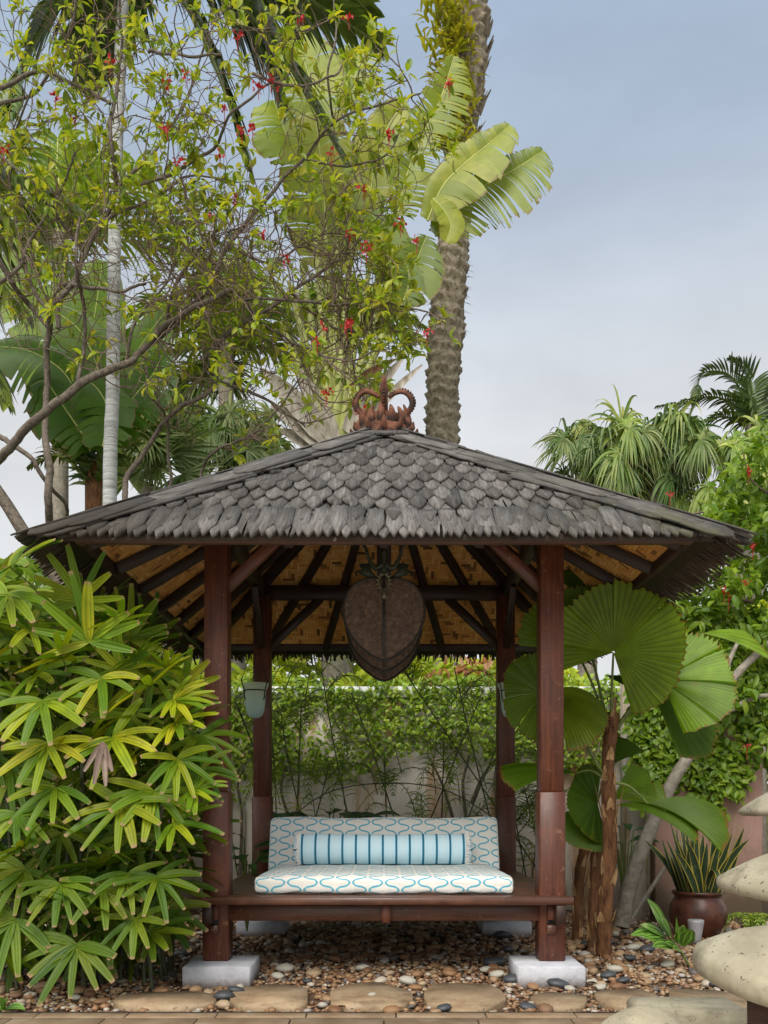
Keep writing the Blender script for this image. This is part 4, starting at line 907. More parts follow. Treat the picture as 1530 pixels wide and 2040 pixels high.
blade(1300,1375,6.2,(.75,-.1,-.62),(.3,-.75,.5),150,1.5,(.8,.85,.9),n=18,cup=.05,droop=.12,stem=st)
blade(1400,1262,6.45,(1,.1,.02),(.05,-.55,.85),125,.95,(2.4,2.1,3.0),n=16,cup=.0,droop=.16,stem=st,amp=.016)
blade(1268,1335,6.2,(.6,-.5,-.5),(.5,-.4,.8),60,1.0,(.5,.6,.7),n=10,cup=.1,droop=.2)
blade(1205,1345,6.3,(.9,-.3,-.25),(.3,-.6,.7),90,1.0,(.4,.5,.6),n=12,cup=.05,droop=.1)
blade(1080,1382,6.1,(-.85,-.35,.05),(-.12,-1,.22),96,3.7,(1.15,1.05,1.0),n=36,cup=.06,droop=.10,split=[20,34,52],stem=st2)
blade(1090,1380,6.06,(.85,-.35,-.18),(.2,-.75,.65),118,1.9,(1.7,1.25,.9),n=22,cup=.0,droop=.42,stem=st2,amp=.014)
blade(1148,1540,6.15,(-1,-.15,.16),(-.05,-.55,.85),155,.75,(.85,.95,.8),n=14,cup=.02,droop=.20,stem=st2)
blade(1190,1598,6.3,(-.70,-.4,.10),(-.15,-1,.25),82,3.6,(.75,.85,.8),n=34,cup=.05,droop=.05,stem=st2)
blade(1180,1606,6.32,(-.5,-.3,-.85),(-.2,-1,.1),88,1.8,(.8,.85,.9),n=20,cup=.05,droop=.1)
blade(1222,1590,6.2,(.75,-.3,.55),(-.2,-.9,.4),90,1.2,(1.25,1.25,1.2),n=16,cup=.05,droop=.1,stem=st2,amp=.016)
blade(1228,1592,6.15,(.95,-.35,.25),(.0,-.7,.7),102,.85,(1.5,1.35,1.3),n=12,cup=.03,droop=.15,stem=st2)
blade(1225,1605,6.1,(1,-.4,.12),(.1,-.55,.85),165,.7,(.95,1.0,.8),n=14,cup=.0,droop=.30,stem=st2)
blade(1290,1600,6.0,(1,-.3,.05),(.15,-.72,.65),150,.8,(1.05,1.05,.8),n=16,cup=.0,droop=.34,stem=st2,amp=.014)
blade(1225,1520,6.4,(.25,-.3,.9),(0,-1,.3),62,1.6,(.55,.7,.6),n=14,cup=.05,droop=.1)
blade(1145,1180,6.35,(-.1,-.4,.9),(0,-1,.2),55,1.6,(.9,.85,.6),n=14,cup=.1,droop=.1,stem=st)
for s in(-1,1):
    mb=MB(); p=P(1212,1600,6.0); strip(mb,p+np.array([s*.03,-.02,-.12]),nrm(np.array([s*.30,-.1,1])),np.array([0,-1.,0.1]),np.array([s,0,.2]),.25,.05,[1,.9,.7,.4,.2],-.1,6,.2); mb.build('leaf_base',M['sheath'],li,True)
mb=MB()
for i in range(60):
    z=U(1430,1560); p=P(1212+RNG.normal(0,6),z,6.03); d=nrm(np.array([RNG.normal(0,.6),-.6,U(-.6,.6)])); strip(mb,p,d,nrm(np.cross(d,[0,0,1])),np.array([0,-1.,0]),U(.05,.16),.006,[1,.8,.4,.1],.3,4,.1)
mb.build('fibre',M['fibre'],li)

# ------------------------------------------------------------------ snake plant, pot, spotlight, ginger
pt=thing('terracotta_pot','round glazed brown pot on the pebbles at the foot of the pink wall','pot',(2.45,7.1,0)); y=7.10; x=P(1390,1700,7.1)[0]
mb=MB(); lathe(mb,[(0,-.02),(.13,-.02),(.165,.03),(.205,.10),(.222,.17),(.212,.235),(.185,.285),(.172,.305),(.180,.318),(.196,.330),(.196,.350),(.180,.352),(.165,.335),(.16,.30),(0,.30)],(x,y,0),32); mb.build('pot_body',M['glaze'],pt,True)
sp_=thing('snake_plant','snake plant with yellow edged upright leaves growing in the brown pot','plant',(x,y,.3))
for i in range(34):
    a=i*2.4; r=.14*math.sqrt((i+.5)/34); b=np.array([x+r*math.cos(a),y+r*math.sin(a),.30]); lean=np.array([math.cos(a)*r*2.6+RNG.normal(0,.12),math.sin(a)*r*2.0,1.0]); lean=nrm(lean)
    up=nrm(np.array([-math.cos(a),-1.2,.2])); L=U(.34,.66); mb=MB(); strip(mb,b,lean,nrm(np.cross(up,lean)),up,L,U(.045,.07),[.7,.85,1,1,.95,.8,.5,.03],U(0,.12),9,.35,RNG.normal(0,.10)); mb.build('leaf',M['snake'],sp_,True)
for (dx,L,sw) in((.28,.6,.3),(-.25,.42,-.4),(.36,.40,.5),(.05,.5,0)):
    d=nrm(np.array([dx*1.3,-.35,1])); mb=MB(); strip(mb,np.array([x+dx*.3,y-.1,.31]),d,nrm(np.cross([0,-1.,0],d)),np.array([0,-1.,.2]),L,.05,[.7,.85,1,1,.9,.6,.03],.10 if dx!=.05 else .9,9,.35,sw*.3); mb.build('leaf',M['snake'],sp_,True)
sl_=thing('garden_spotlight','small grey tapered garden spotlight on the pebbles in front of the brown pot','lamp',G(1386,1884))
q=G(1386,1884); mb=MB(); lathe(mb,[(0,.19),(.052,.19),(.058,.185),(.058,.17),(.038,.05),(.034,.02),(0,.02)],(q[0],q[1],0),18); mb.build('lamp_head',M['spot'],sl_,True)
mb=MB(); tube(mb,[(q[0]+.01,q[1],-.03),(q[0]+.01,q[1],.04)],.02,8); mb.build('stake',M['iron'],sl_)
gp=thing('ginger_plant','low plant with white striped green leaves on the pebbles near the brown pot','plant',G(1370,1920))
b=G(1372,1922)
for hx,hy,tx,ty,w_,kind in((1332,1866,1268,1803,.085,0),(1345,1873,1333,1834,.10,0),(1325,1862,1243,1890,.085,0),(1332,1880,1262,1893,.10,0),(1352,1890,1303,1905,.07,0),(1360,1885,1372,1852,.10,0),(1358,1895,1320,1918,.08,0),(1338,1868,1290,1838,.075,0),(1340,1886,1280,1912,.085,0),(1350,1878,1352,1842,.09,0),(1328,1866,1255,1868,.07,0)):
    d=b[1]; h=P(hx,hy,d-.02); t_=P(tx,ty,d-.12+U(-.1,.06)); mb=MB(); dd=t_-h; L=np.linalg.norm(dd)*1.2; dd=nrm(dd+np.array([0,-.15,.15])); up=nrm(np.array([0,-.8,.7])); strip(mb,h,dd,nrm(np.cross(up,dd)),up,L,w_*1.1,[.15,.6,.95,1,.85,.5,.04],.12,9,.22); mb.build('leaf',M['ginger'],gp,True)
mb=MB(); tube(mb,smooth_path(np.array([b,P(1352,1890,b[1]-.02),P(1328,1862,b[1]-.02)]),8),np.linspace(.009,.005,8),6); mb.build('stem',M['stalk'],gp,True)

# ------------------------------------------------------------------ stone mushrooms at the right edge
def mushroom(label,cx,cy,rim,r,hh,sr,tilt,drop=.05,zb_=0.0):
    t=thing('stone_mushroom',label,'garden ornament',(cx,cy,0),'stone mushrooms at the terrace edge')
    mb=MB(); f=np.linspace(0,1,9); pr=[(0,-drop*.5),(r*.55,-drop*.8),(r*.88,-drop),(r*.96,-drop*.92),(r*.995,-drop*.55),(r*1.0,-drop*.2)]+[(r*q,hh*(1-q**1.75)) for q in np.linspace(.985,.02,13)]+[(0,hh)]
    lathe(mb,pr,(0,0,0),40,lambda a:.018*np.sin(3*a+cx)+.012*np.sin(5*a+1)); o=mb.build('cap',M['travertine'],t,True,(cx,cy,rim)); o.rotation_euler=tilt
    mb=MB(); lathe(mb,[(sr*1.15,zb_-.02),(sr*1.05,zb_+.1*rim),(sr*.95,rim*.5),(sr*.98,rim-drop*.6),(0,rim-drop*.5)],(cx,cy,0),20,lambda a:.02*np.sin(4*a)); mb.build('stem',M['stem'],t,True)
def mush(px,py,d,rpx): return (px-HX)*d/F, d, EYE+(HY-py)*d/F, rpx*d/F
for lab,px,py,d,rpx,hpx,srpx,tilt,drop in(("tallest stone mushroom, its pale cap highest at the picture's edge",1632,1614,3.0,148,66,40,(0,0,.3),.02),
    ('middle stone mushroom cap below the tallest one',1632,1775,2.6,190,92,70,(.05,.10,.2),.035),
    ('broad stone mushroom cap with a brown wooden stem on the terrace',1568,1930,2.35,176,84,78,(.15,.15,.1),.06)):
    x_,y_,z_,r_=mush(px,py,d,rpx); mushroom(lab,x_,y_,z_,r_,hpx*d/F,srpx*d/F,tilt,drop)
x_,y_,z_,r_=mush(1288,2052,3.25,92); mushroom('lowest small stone mushroom in front of the stone block',x_,y_,z_,r_,48*3.25/F,.07,(0.05,0,0),.04)
mb=MB(); a=P(1270,2003,3.55); bx=P(1482,2003,3.55); box(mb,((a[0]+bx[0])/2,3.60,(a[2]-.0)/2),(bx[0]-a[0],.26,a[2]),cham=.018); o=mb.build('stone_block',M['travertine']); tag(o,'low travertine block standing on the terrace behind the lowest stone mushroom','block')

# ------------------------------------------------------------------ wall creeper
def scatter_wall(n,x0,x1,fz,y,zt,size,mat,name,label,cat,parent=None,dens=None):
    X=RNG.uniform(x0,x1,n); Z=RNG.uniform(.2,zt,n); lo=fz(X)
    keep=(Z>lo+RNG.normal(0,.06,n))
    cl=np.sin(X*5.1+np.sin(Z*4.3)*1.7)+np.sin(Z*6.7+X*2.3)+RNG.normal(0,.7,n); keep&=cl>-1.05-.8*(Z-lo)
    X,Z=X[keep],Z[keep]; n=len(X); Pb=np.c_[X,y-RNG.uniform(.01,.09,n)**1.0-.05*np.clip(np.sin(X*7+Z*5),0,1),Z]
    Nn=nrm(np.c_[RNG.normal(0,.45,n),-np.ones(n)*.8,RNG.normal(.95,.4,n)]); D=np.c_[RNG.normal(0,.8,n),RNG.normal(-.25,.2,n),RNG.normal(-.6,.6,n)]
    mb=MB(); leaves(mb,Pb,D,Nn,RNG.uniform(.7,1.35,n)*size,RNG.uniform(.3,.45,n)*size); return mb
cr=thing('wall_creeper','leafy creeper covering the upper part of the stained garden wall','creeper',(0,9.0,1.5))
fz=lambda X: 1.44+.10*np.sin(X*2.1+.4)+.07*np.sin(X*5.3)+.14*np.clip((X-1.2),0,1)-.35*np.clip(-X-.9,0,1)
mb=scatter_wall(21000,-3.6,2.4,fz,8.99,2.2,.052,'creeper','','','')
n=2600; X=RNG.uniform(-3.8,2.4,n); keep=np.sin(X*3.1)+np.sin(X*7.7+1)+RNG.normal(0,.5,n)>-.5; X=X[keep]; n=len(X)
leaves(mb,np.c_[X,RNG.uniform(8.9,9.2,n),RNG.uniform(2.12,2.30,n)],rdir(n),nrm(np.c_[RNG.normal(0,.4,n),-np.ones(n),RNG.uniform(.3,1.2,n)]),RNG.uniform(.04,.08,n),RNG.uniform(.016,.03,n))
tag(mb.build('creeper_leaves',M['creeper'],cr),kind='stuff')
for px,seq in((1,[(930,1642),(922,1560),(935,1500),(925,1420)]),(2,[(1002,1642),(985,1560),(1000,1480)]),(3,[(478,1745),(482,1620),(474,1560),(500,1500)]),(4,[(905,1640),(880,1560),(850,1500)]),(5,[(580,1640),(560,1560),(600,1480)]),(6,[(940,1600),(965,1540),(1010,1490)])):
    mb=MB(); tube(mb,smooth_path(np.array([P(a_,b_,8.96-.01*px) for a_,b_ in seq]),14),np.linspace(.019,.008,14),7); mb.build('creeper_stem',M['branch'],cr,True)
c2=thing('pink_wall_creeper','glossy small leaved creeper climbing over the pink wall','creeper',(2.8,7.9,1.5))
fz2=lambda X: np.interp(X,[2.1,2.35,2.6,2.85,3.1,3.4],[1.12,1.05,1.25,.95,1.15,1.55])
mb=scatter_wall(6800,2.12,3.42,fz2,7.93,2.75,.075,'creeper','','',''); tag(mb.build('creeper_leaves',M['shrub'],c2),kind='stuff')
for seq in ([(1425,1700),(1400,1600),(1380,1500)],[(1300,1640),(1310,1540),(1290,1450)]):
    mb=MB(); tube(mb,smooth_path(np.array([P(a_,b_,7.9) for a_,b_ in seq]),10),np.linspace(.012,.006,10),5); mb.build('creeper_stem',M['twig'],c2,True)

# ------------------------------------------------------------------ plants between the gazebo and the wall
ck=thing('cane_palm','thin stemmed cane palms with feathery leaves behind the daybed','palm',(0,8.4,0))
sticks=[((700,1650),(640,1330),8.5),((790,1650),(700,1380),8.4),((1015,1650),(800,1330),8.3),((590,1650),(600,1400),8.5),((545,1660),(525,1360),8.5),((770,1650),(765,1500),8.5),((880,1650),(885,1470),8.4),((985,1660),(905,1330),8.2),
        ((610,1650),(560,1420),8.6),((850,1650),(960,1380),8.6),((925,1650),(985,1500),8.4),((1010,1640),(960,1700),8.1),((620,1650),(655,1520),8.4),((470,1400),(545,1600),8.3),((1075,1780),(1040,1560),8.2),((1090,1780),(1075,1500),8.3),((1050,1760),(1020,1600),8.2),((1100,1790),(1110,1560),8.2),((1060,1790),(1085,1640),8.0)]
tips=[]
for a_,b_,d in sticks:
    p0=P(a_[0],a_[1],d); p1=P(b_[0],b_[1],d-U(0,.3)); base=p0+(p0-p1)/max(p1[2]-p0[2],.3)*(p0[2]); base[2]=0 if p1[2]>p0[2] else base[2]
    if p1[2]<p0[2]: base=p0
    if np.linalg.norm(base-p0)>1.2: base=p0*[1,1,0]
    mb=MB(); tube(mb,smooth_path(np.array([base,(p0+p1)/2+np.array([RNG.normal(0,.03),0,.02]),p1]),10),np.linspace(.009,.005,10),5); mb.build('cane',M['cane'],ck,True); tips.append((p1,nrm(p1-p0)))
mb=MB(); arc=[P(555,1650,8.0),P(650,1580,8.0),P(770,1560,7.9),P(890,1575,7.8),P(1000,1640,7.8)]; tube(mb,smooth_path(np.array(arc),18),.005,5); mb.build('cane',M['cane'],ck,True)
for p1,d in tips:
    for q in range(random.choice([4,5,6])):
        az=U(0,6.28); L=U(.4,.75); h=np.array([math.cos(az)*.8,math.sin(az)*.4-.1,.0]); st_=p1-d*U(0,.35)
        path=[st_,st_+h*L*.35+np.array([0,0,.25*L]),st_+h*L*.75+np.array([0,0,.22*L]),st_+h*L*1.05+np.array([0,0,-.10*L])]
        fm,rb=feather(None,path,.17,17,.010,.5,.25); o=setcol(fm.build('frond',M['areca'],ck,True),random.choice([(1,1,1),(1.3,1.2,1),(.7,.75,.8),(.8,.9,.8)])); rb.build('rachis',M['stalk'],o)
for px,py in ((640,1410),(600,1330),(620,1345),(560,1345),(900,1440),(870,1500),(840,1600),(900,1610),(1050,1700),(1065,1640),(1085,1720),(1050,1600),(1010,1400),(700,1420),(560,1500),(600,1540),(640,1500),(680,1560),(730,1540),(780,1500),(800,1580),(860,1540),(910,1560),(950,1530),(980,1580),(560,1600),(620,1600),(740,1620),(830,1630),(960,1630),(540,1560),(690,1480),(760,1440),(930,1480)):
    st_=P(px,py,8.3+U(-.3,.2)); az=U(0,6.28); L=U(.35,.6); h=np.array([math.cos(az),-.2,0]); path=[st_-h*L*.3-np.array([0,0,.2]),st_+np.array([0,0,.08]),st_+h*L*.6,st_+h*L+np.array([0,0,-.25])]
    fm,rb=feather(None,path,.18,17,.010,.6,.2); o=setcol(fm.build('frond',M['areca'],ck,True),random.choice([(1.2,1.2,1),(1.5,1.4,1.1),(.9,.95,.9)])); rb.build('rachis',M['stalk'],o)
def broad(label,cx,cy,d,n,L,w_,zs,name='broadleaf_plant',tilt=.5,sx=1.0):
    t=thing(name,label,'plant',(P(cx,cy,d)[0],d,0)); b0=P(cx,cy,d)
    for i in range(n):
        a=i*2.4+U(-.3,.3); r=U(.05,.2)*sx; h=b0+np.array([math.cos(a)*r,math.sin(a)*r*.6,U(-zs,zs)]); dd=nrm(np.array([math.cos(a),math.sin(a)*.7-.25,U(-.1,.6)*tilt*2])); up=np.array([0,-.45,1.]); mb=MB()
        strip(mb,h,dd,nrm(np.cross(up,dd)),up,L*U(.7,1.1),w_*U(.8,1.2),[.1,.6,.95,1,.85,.5,.03],.35,8,.2); mb.build('leaf',M['darkleaf'],t,True)
        tm=MB(); tube(tm,[np.array([b0[0],b0[1],max(0,b0[2]-.6)]),h],.006,4); tm.build('stem',M['stalk'],t)
broad('dark green broadleaf plant peeping over the back cushion',655,1635,7.75,22,.30,.085,.09,sx=2.0)
broad('glossy broadleaf plant between the left posts beside the platform',492,1700,7.0,12,.26,.085,.12,sx=.7)
broad('small dark leaved plant at the foot of the wall pillar',1245,1670,7.9,10,.22,.07,.15,sx=.5)
# ------------------------------------------------------------------ tall palm trunk
dp=thing('date_palm','tall date palm with a thick scaly leaning trunk behind the roof','palm',(P(880,1640,13)[0],13,0))
def P13(x,y): return P(x,y,13.0)
cpts=[P13(884,1740),P13(882,1100),P13(881,880),P13(883,760),P13(890,650),P13(899,530),P13(909,410),P13(921,290),P13(931,180),P13(932,80),P13(926,0),P13(920,-120)]
cw=np.array([40,37,33,34,36,34,30,25,34,41,44,46])*13/F
n=420; k=56; sp=smooth_path(np.array(cpts),n); L=np.concatenate([[0],np.cumsum(np.linalg.norm(np.diff(sp,axis=0),axis=1))]); Lc=np.concatenate([[0],np.cumsum(np.linalg.norm(np.diff(np.array(cpts),axis=0),axis=1))])
r=np.interp(L/L[-1],Lc/Lc[-1],cw); a=np.arange(k)*2*PI/k; t=nrm(np.gradient(sp,axis=0)); u=nrm(np.cross(t,[0,1.,0])); w2=np.cross(u,t)
row=L[:,None]/.165+.13*np.sin(a*3+1)[None]+.10*np.sin(L*2.3)[:,None]*np.cos(a*2)[None]; ph=a[None]*8/(2*PI)+.25*np.sin(L*1.7)[:,None]
def scale(rw,ph):
    i=np.floor(rw); f=rw-i; x=(ph+.5*i)%1.0-.5; arc=f+.55*(2*x)**2*.5; f2=np.clip(arc,0,1.2); return np.where(f2<.78,(f2/.78)**1.5,np.clip((1.0-f2)/.22,0,1))*(1-.55*np.abs(2*x)**3)
_i=np.floor(row); _j=np.floor(ph+.5*_i); _h=np.modf(np.sin(_i*12.9898+_j*78.233)*43758.5453)[0]; hgt=scale(row,ph)*(.75+.5*_h)+.10*RNG.normal(0,1,(n,k)); rr=r[:,None]*(.86+.25*hgt+.03*np.sin(row*.7+ph*3))
V=sp[:,None]+rr[...,None]*(np.cos(a)[None,:,None]*u[:,None]+np.sin(a)[None,:,None]*w2[:,None]); mb=MB(); mb.grid(V,None,True); mb.build('trunk',M['boots'],dp,False)
mb=MB()
for i in range(150):                              # broken leaf bases near the top
    f=U(.70,1.0); j=int(f*(n-1)); an=U(0,2*PI); d=u[j]*math.cos(an)+w2[j]*math.sin(an); up=nrm(t[j]+d*.5); strip(mb,sp[j]+d*r[j]*.95,up,nrm(np.cross(d,t[j])),d,U(.12,.28),.12,[1,.9,.75,.6,.4],.0,3,.3)
for i in range(120):
    f=U(.585,.66); j=int(f*(n-1)); an=U(0,2*PI); d=u[j]*math.cos(an)+w2[j]*math.sin(an); strip(mb,sp[j]+d*r[j]*.95,nrm(d+RNG.normal(0,.3,3)),nrm(np.cross(d,t[j])),t[j],U(.05,.15),.012,[1,.8,.5,.05],.2,3,.2)
tag(mb.build('leaf_stubs',M['boots'],dp),kind='stuff')
ef=thing('epiphyte_fern','yellow green fern clump growing on the upper date palm trunk','fern',P13(895,200)+np.array([0,-.4,0]))
mb=MB()
for i in range(620):
    py=U(5,310); px=RNG.normal(896+(py>180)*6,24); px=min(max(px,842),946); c=P(px-(py<60)*8,py,12.55+.3*random.random()); d=nrm(np.array([RNG.normal(-.1,.7),-.9,RNG.normal(.25,.6)])); strip(mb,c,d,nrm(np.cross(d,[.1,.2,1])),np.array([0,-.5,.8]),U(.14,.36),U(.03,.065),[.4,.9,1,.7,1,.6,.1],U(.2,.8),4,.2,RNG.normal(0,.25))
tag(mb.build('fern_fronds',M['fernleaf'],ef,True),kind='stuff')

# ------------------------------------------------------------------ travellers palm
rv=thing('traveller_palm','large fan shaped palm with torn yellow green paddle leaves behind the roof apex','palm',(P(665,1640,11.3)[0],11.3,0))
def leaf(px,W,d,up=(0,-1,.3),Wl=1,Wr=1,tears=.25,sag=.2,col=(1,1,1),n=44,gap=.15,mat='ravenala',par=None,dz=0,sagr=None,nm='paddle_leaf'):
    path=[P(x,y,d+dz*i/(len(px)-1)) for i,(x,y) in enumerate(px)]
    m,rb=paddle(path,W*d/F,n,tears,sag,None,up,Wl,Wr,gap,sagr); o=setcol(m.build(nm,M[mat],par or rv,True),col); rb.build('midrib',M['stalkyellow'],o,True); return o
leaf([(792,430),(812,345),(845,265),(880,190),(905,112)],74,11.2,(.25,-1,.1),.6,1.0,.62,.10,(.95,.96,.85),n=56,gap=.42)
leaf([(852,440),(882,372),(926,326),(970,290),(1016,250)],74,11.0,(.05,-1,.25),.55,1.0,.26,.10,(1.05,1.0,.95),gap=.12,sagr=.18)
leaf([(868,470),(915,400),(975,365),(1030,335),(1082,300)],98,11.15,(.05,-1,.2),.45,1.0,.70,.10,(.66,.74,.6),n=60,gap=.10,sagr=.22)
leaf([(862,395),(885,420),(898,450),(888,482)],32,10.9,(.3,-1,.2),1,1,.15,.05,(1.15,1.08,1.1))
leaf([(655,540),(648,430),(640,330),(628,225)],110,11.5,(0,-1,.1),.8,.8,.12,.12,(1.0,.98,.85))
leaf([(702,470),(690,380),(672,300)],50,11.6,(.2,-1,.1),1,1,.2,.1,(1.05,1.02,.9))
leaf([(640,260),(625,180),(600,110),(575,50)],80,11.7,(.1,-1,.2),.9,.9,.2,.15,(1.0,1.0,.6))
leaf([(735,420),(745,340),(770,260),(800,200)],60,11.7,(.1,-1,.1),.9,.9,.3,.1,(1.0,.95,.9))
leaf([(770,560),(775,510),(760,455),(735,420)],52,11.0,(.1,-1,.2),1,1,.15,.25,(.55,.68,.5))
leaf([(790,590),(820,545),(838,500),(850,470)],56,11.0,(.1,-1,.2),1,1,.2,.35,(.50,.62,.5))
leaf([(800,610),(815,560),(808,520)],34,10.9,(.1,-1,.2),1,1,.2,.3,(.42,.55,.5))
leaf([(590,330),(570,270),(545,200)],70,11.9,(.1,-1,.2),1,1,.25,.2,(.85,.95,.8))
leaf([(690,205),(700,150),(720,95)],60,12.0,(.1,-1,.2),1,1,.3,.2,(.9,.95,.7))
hub=P(662,905,11.3)
for tx,ty in((575,560),(600,520),(628,470),(648,470),(672,480),(702,480),(740,520),(772,565),(792,600),(590,610),(560,640)):
    tp=P(tx,ty,11.3+U(-.2,.2)); m=MB(); pth=smooth_path(np.array([hub+(tp-hub)*.05,hub+(tp-hub)*.5+np.array([0,0,.03]),tp]),12)
    tube(m,pth,np.linspace(.085,.024,12),7); m.build('leaf_stalk',M['stalkyellow'],rv,True)
m=MB(); tube(m,smooth_path(np.array([P(668,1700,11.4),P(664,1150,11.4),P(662,880,11.4)]),14),.16,12); m.build('trunk',M['palebark'],rv,True)
for (ax,ay,bx,by,w_) in((655,880,530,730,.30),(668,880,590,720,.24),(650,890,545,800,.26),(690,860,760,740,.20),(700,850,800,705,.16),(720,850,835,720,.12),(640,900,560,850,.2)):
    p0=P(ax,ay,11.2); p1=P(bx,by,11.1+U(-.2,.2)); d=nrm(p1-p0); m=MB(); strip(m,p0,d,nrm(np.cross([0,-1.,.1],d)),np.array([0,-1.,.1]),np.linalg.norm(p1-p0),w_,[.6,1,1,.9,.75,.5,.15],.08,12,.35); m.build('dry_sheath',M['drysheath'],rv,True)
m=MB(); strip(m,P(690,775,11.0),nrm(P(805,700,11.0)-P(690,775,11.0)),nrm(np.cross([0,-1.,.1],P(805,700,11)-P(690,775,11))),np.array([0,-1.,.2]),.75,.12,[.2,.6,1,.8,.4,.05],.05,10,.5); m.build('dead_leaf',M['fibre'],rv,True)

# ------------------------------------------------------------------ white trunk palm with dark fronds
cp=thing('coconut_palm','tall palm with a ringed white trunk and dark drooping fronds at the upper left','palm',(P(220,1640,9.6)[0],9.6,0))
m=MB(); sp=smooth_path(np.array([P(218,1740,9.6),P(219,980,9.6),P(224,800,9.6),P(226,640,9.6),P(232,300,9.6),P(246,0,9.6),P(262,-180,9.6)]),60); rr=np.interp(np.linspace(0,1,60),[0,.4,1],[17,13.5,11])*9.6/F*(1+.035*(np.arange(60)%3==0)); tube(m,sp,rr,16); m.build('trunk',M['whitebark'],cp,True)
def frond(par,pts,d,L,n,w_,droop,vee,col,mat='coconut',dz=0,nm='frond',stalk='stalk'):
    path=[P(x,y,d+dz*i/max(len(pts)-1,1)) for i,(x,y) in enumerate(pts)]; fm,rb=feather(None,path,L*d/F,n,w_*d/F,droop,vee); o=setcol(fm.build(nm,M[mat],par,True),col); rb.build('rachis',M[stalk],o,True); return o
for pts,L,dr in(([(265,-170),(400,-120),(540,-50),(650,20),(752,85)],190,.25),([(265,-170),(380,-90),(500,30),(590,150),(690,330)],210,.3),([(265,-170),(420,-170),(570,-110),(680,-30),(740,30)],170,.3),([(265,-170),(330,-60),(400,60),(455,200),(490,330)],170,.4),([(265,-170),(200,-90),(120,0),(50,120),(20,230)],170,.4),([(265,-170),(240,-80),(200,40),(170,170)],150,.5),([(265,-170),(360,-120),(450,-20),(520,90),(560,210)],170,.35)):
    frond(cp,pts,9.6,L,46,20,dr,.25,(1.5,1.55,1.3),dz=RNG.normal(0,.6))
# ------------------------------------------------------------------ banana plant and other greenery at the left
bp=thing('banana_plant','banana plant with broad dark green leaves behind the flowering tree','plant',(P(150,1640,11)[0],11,0))
def bl(px,W,d=11.0,**k): return leaf(px,W,d,mat='banana',par=bp,nm='banana_leaf',**k)
bl([(180,900),(140,760),(60,700),(-30,690)],75,10.6,tears=.35,sag=.5,col=(.8,.9,.8)); bl([(190,900),(200,760),(160,660),(90,610)],80,10.8,tears=.2,sag=.4,col=(1.2,1.1,.8))
bl([(200,900),(230,780),(280,690),(330,620)],70,10.9,tears=.15,sag=.4,col=(.9,.95,.8)); bl([(210,880),(260,800),(305,745),(325,700)],70,10.5,tears=.3,sag=.4,col=(.55,.68,.6))
bl([(185,880),(170,740),(190,620),(205,520)],80,10.9,tears=.15,sag=.25,col=(1.6,1.35,.9)); bl([(175,880),(120,800),(90,760),(60,770)],60,10.4,tears=.3,sag=.6,col=(.6,.75,.7)); bl([(170,870),(110,700),(60,560),(40,470)],75,11.2,tears=.2,sag=.3,col=(1.5,1.3,.9)); bl([(205,890),(215,820),(190,770),(150,750)],66,10.3,tears=.2,sag=.4,col=(.7,.85,.7))
m=MB(); 
for (a_,b_,c_,d_) in((185,1000,180,880),(195,1000,200,870),(205,1000,215,860)): tube(m,[P(a_,1500,10.8),P(a_,b_,10.8),P(c_,d_,10.8)],[.09,.07,.03],8)
m.build('stem',M['stalk'],bp,True)
sp2=thing('strap_leaf_palm','palm with long yellow green hanging leaflets at the left edge','palm',(P(-140,1640,9.5)[0],9.5,0))
for pts,L,dr,c in(([(-190,470),(-90,430),(10,440),(110,500),(170,560)],190,1.3,(2.6,2.3,1.6)),([(-190,520),(-110,500),(-20,540),(50,620)],190,1.4,(2.8,2.4,1.8)),([(-190,430),(-60,350),(80,370),(190,440)],180,.7,(2.4,2.1,1.5)),([(-190,600),(-120,620),(-40,700),(10,800)],150,1.0,(2.2,2.0,1.4))):
    frond(sp2,pts,9.5,L,26,20,dr,.15,c,dz=-.5)
m=MB(); tube(m,[P(-190,1740,9.8),P(-190,1000,9.8),P(-190,500,9.8)],.14,10); m.build('trunk',M['palebark'],sp2,True)
# royal palm stalks by the white trunk
yp=thing('crownshaft_palm','young palm with arching orange green stalks beside the white trunk','palm',(P(190,1640,10.8)[0],10.8,0))
for pts in([(190,985),(165,900),(125,840),(85,830)],[(192,985),(180,880),(150,800),(120,770)],[(196,985),(205,880),(215,790),(250,720)],[(185,985),(150,930),(110,905),(60,930)],[(198,985),(235,900),(290,850),(350,850)],[(200,985),(225,850),(280,770),(350,740)]):
    frond(yp,pts,10.8,70,24,9,.5,.3,(1.5,1.6,1.2),stalk='stalkyellow')
m=MB(); tube(m,[P(190,1740,10.8),P(192,1100,10.8),P(190,960,10.8),P(186,920,10.8)],[.14,.13,.12,.05],10); m.build('trunk',M['fibre'],yp,True)

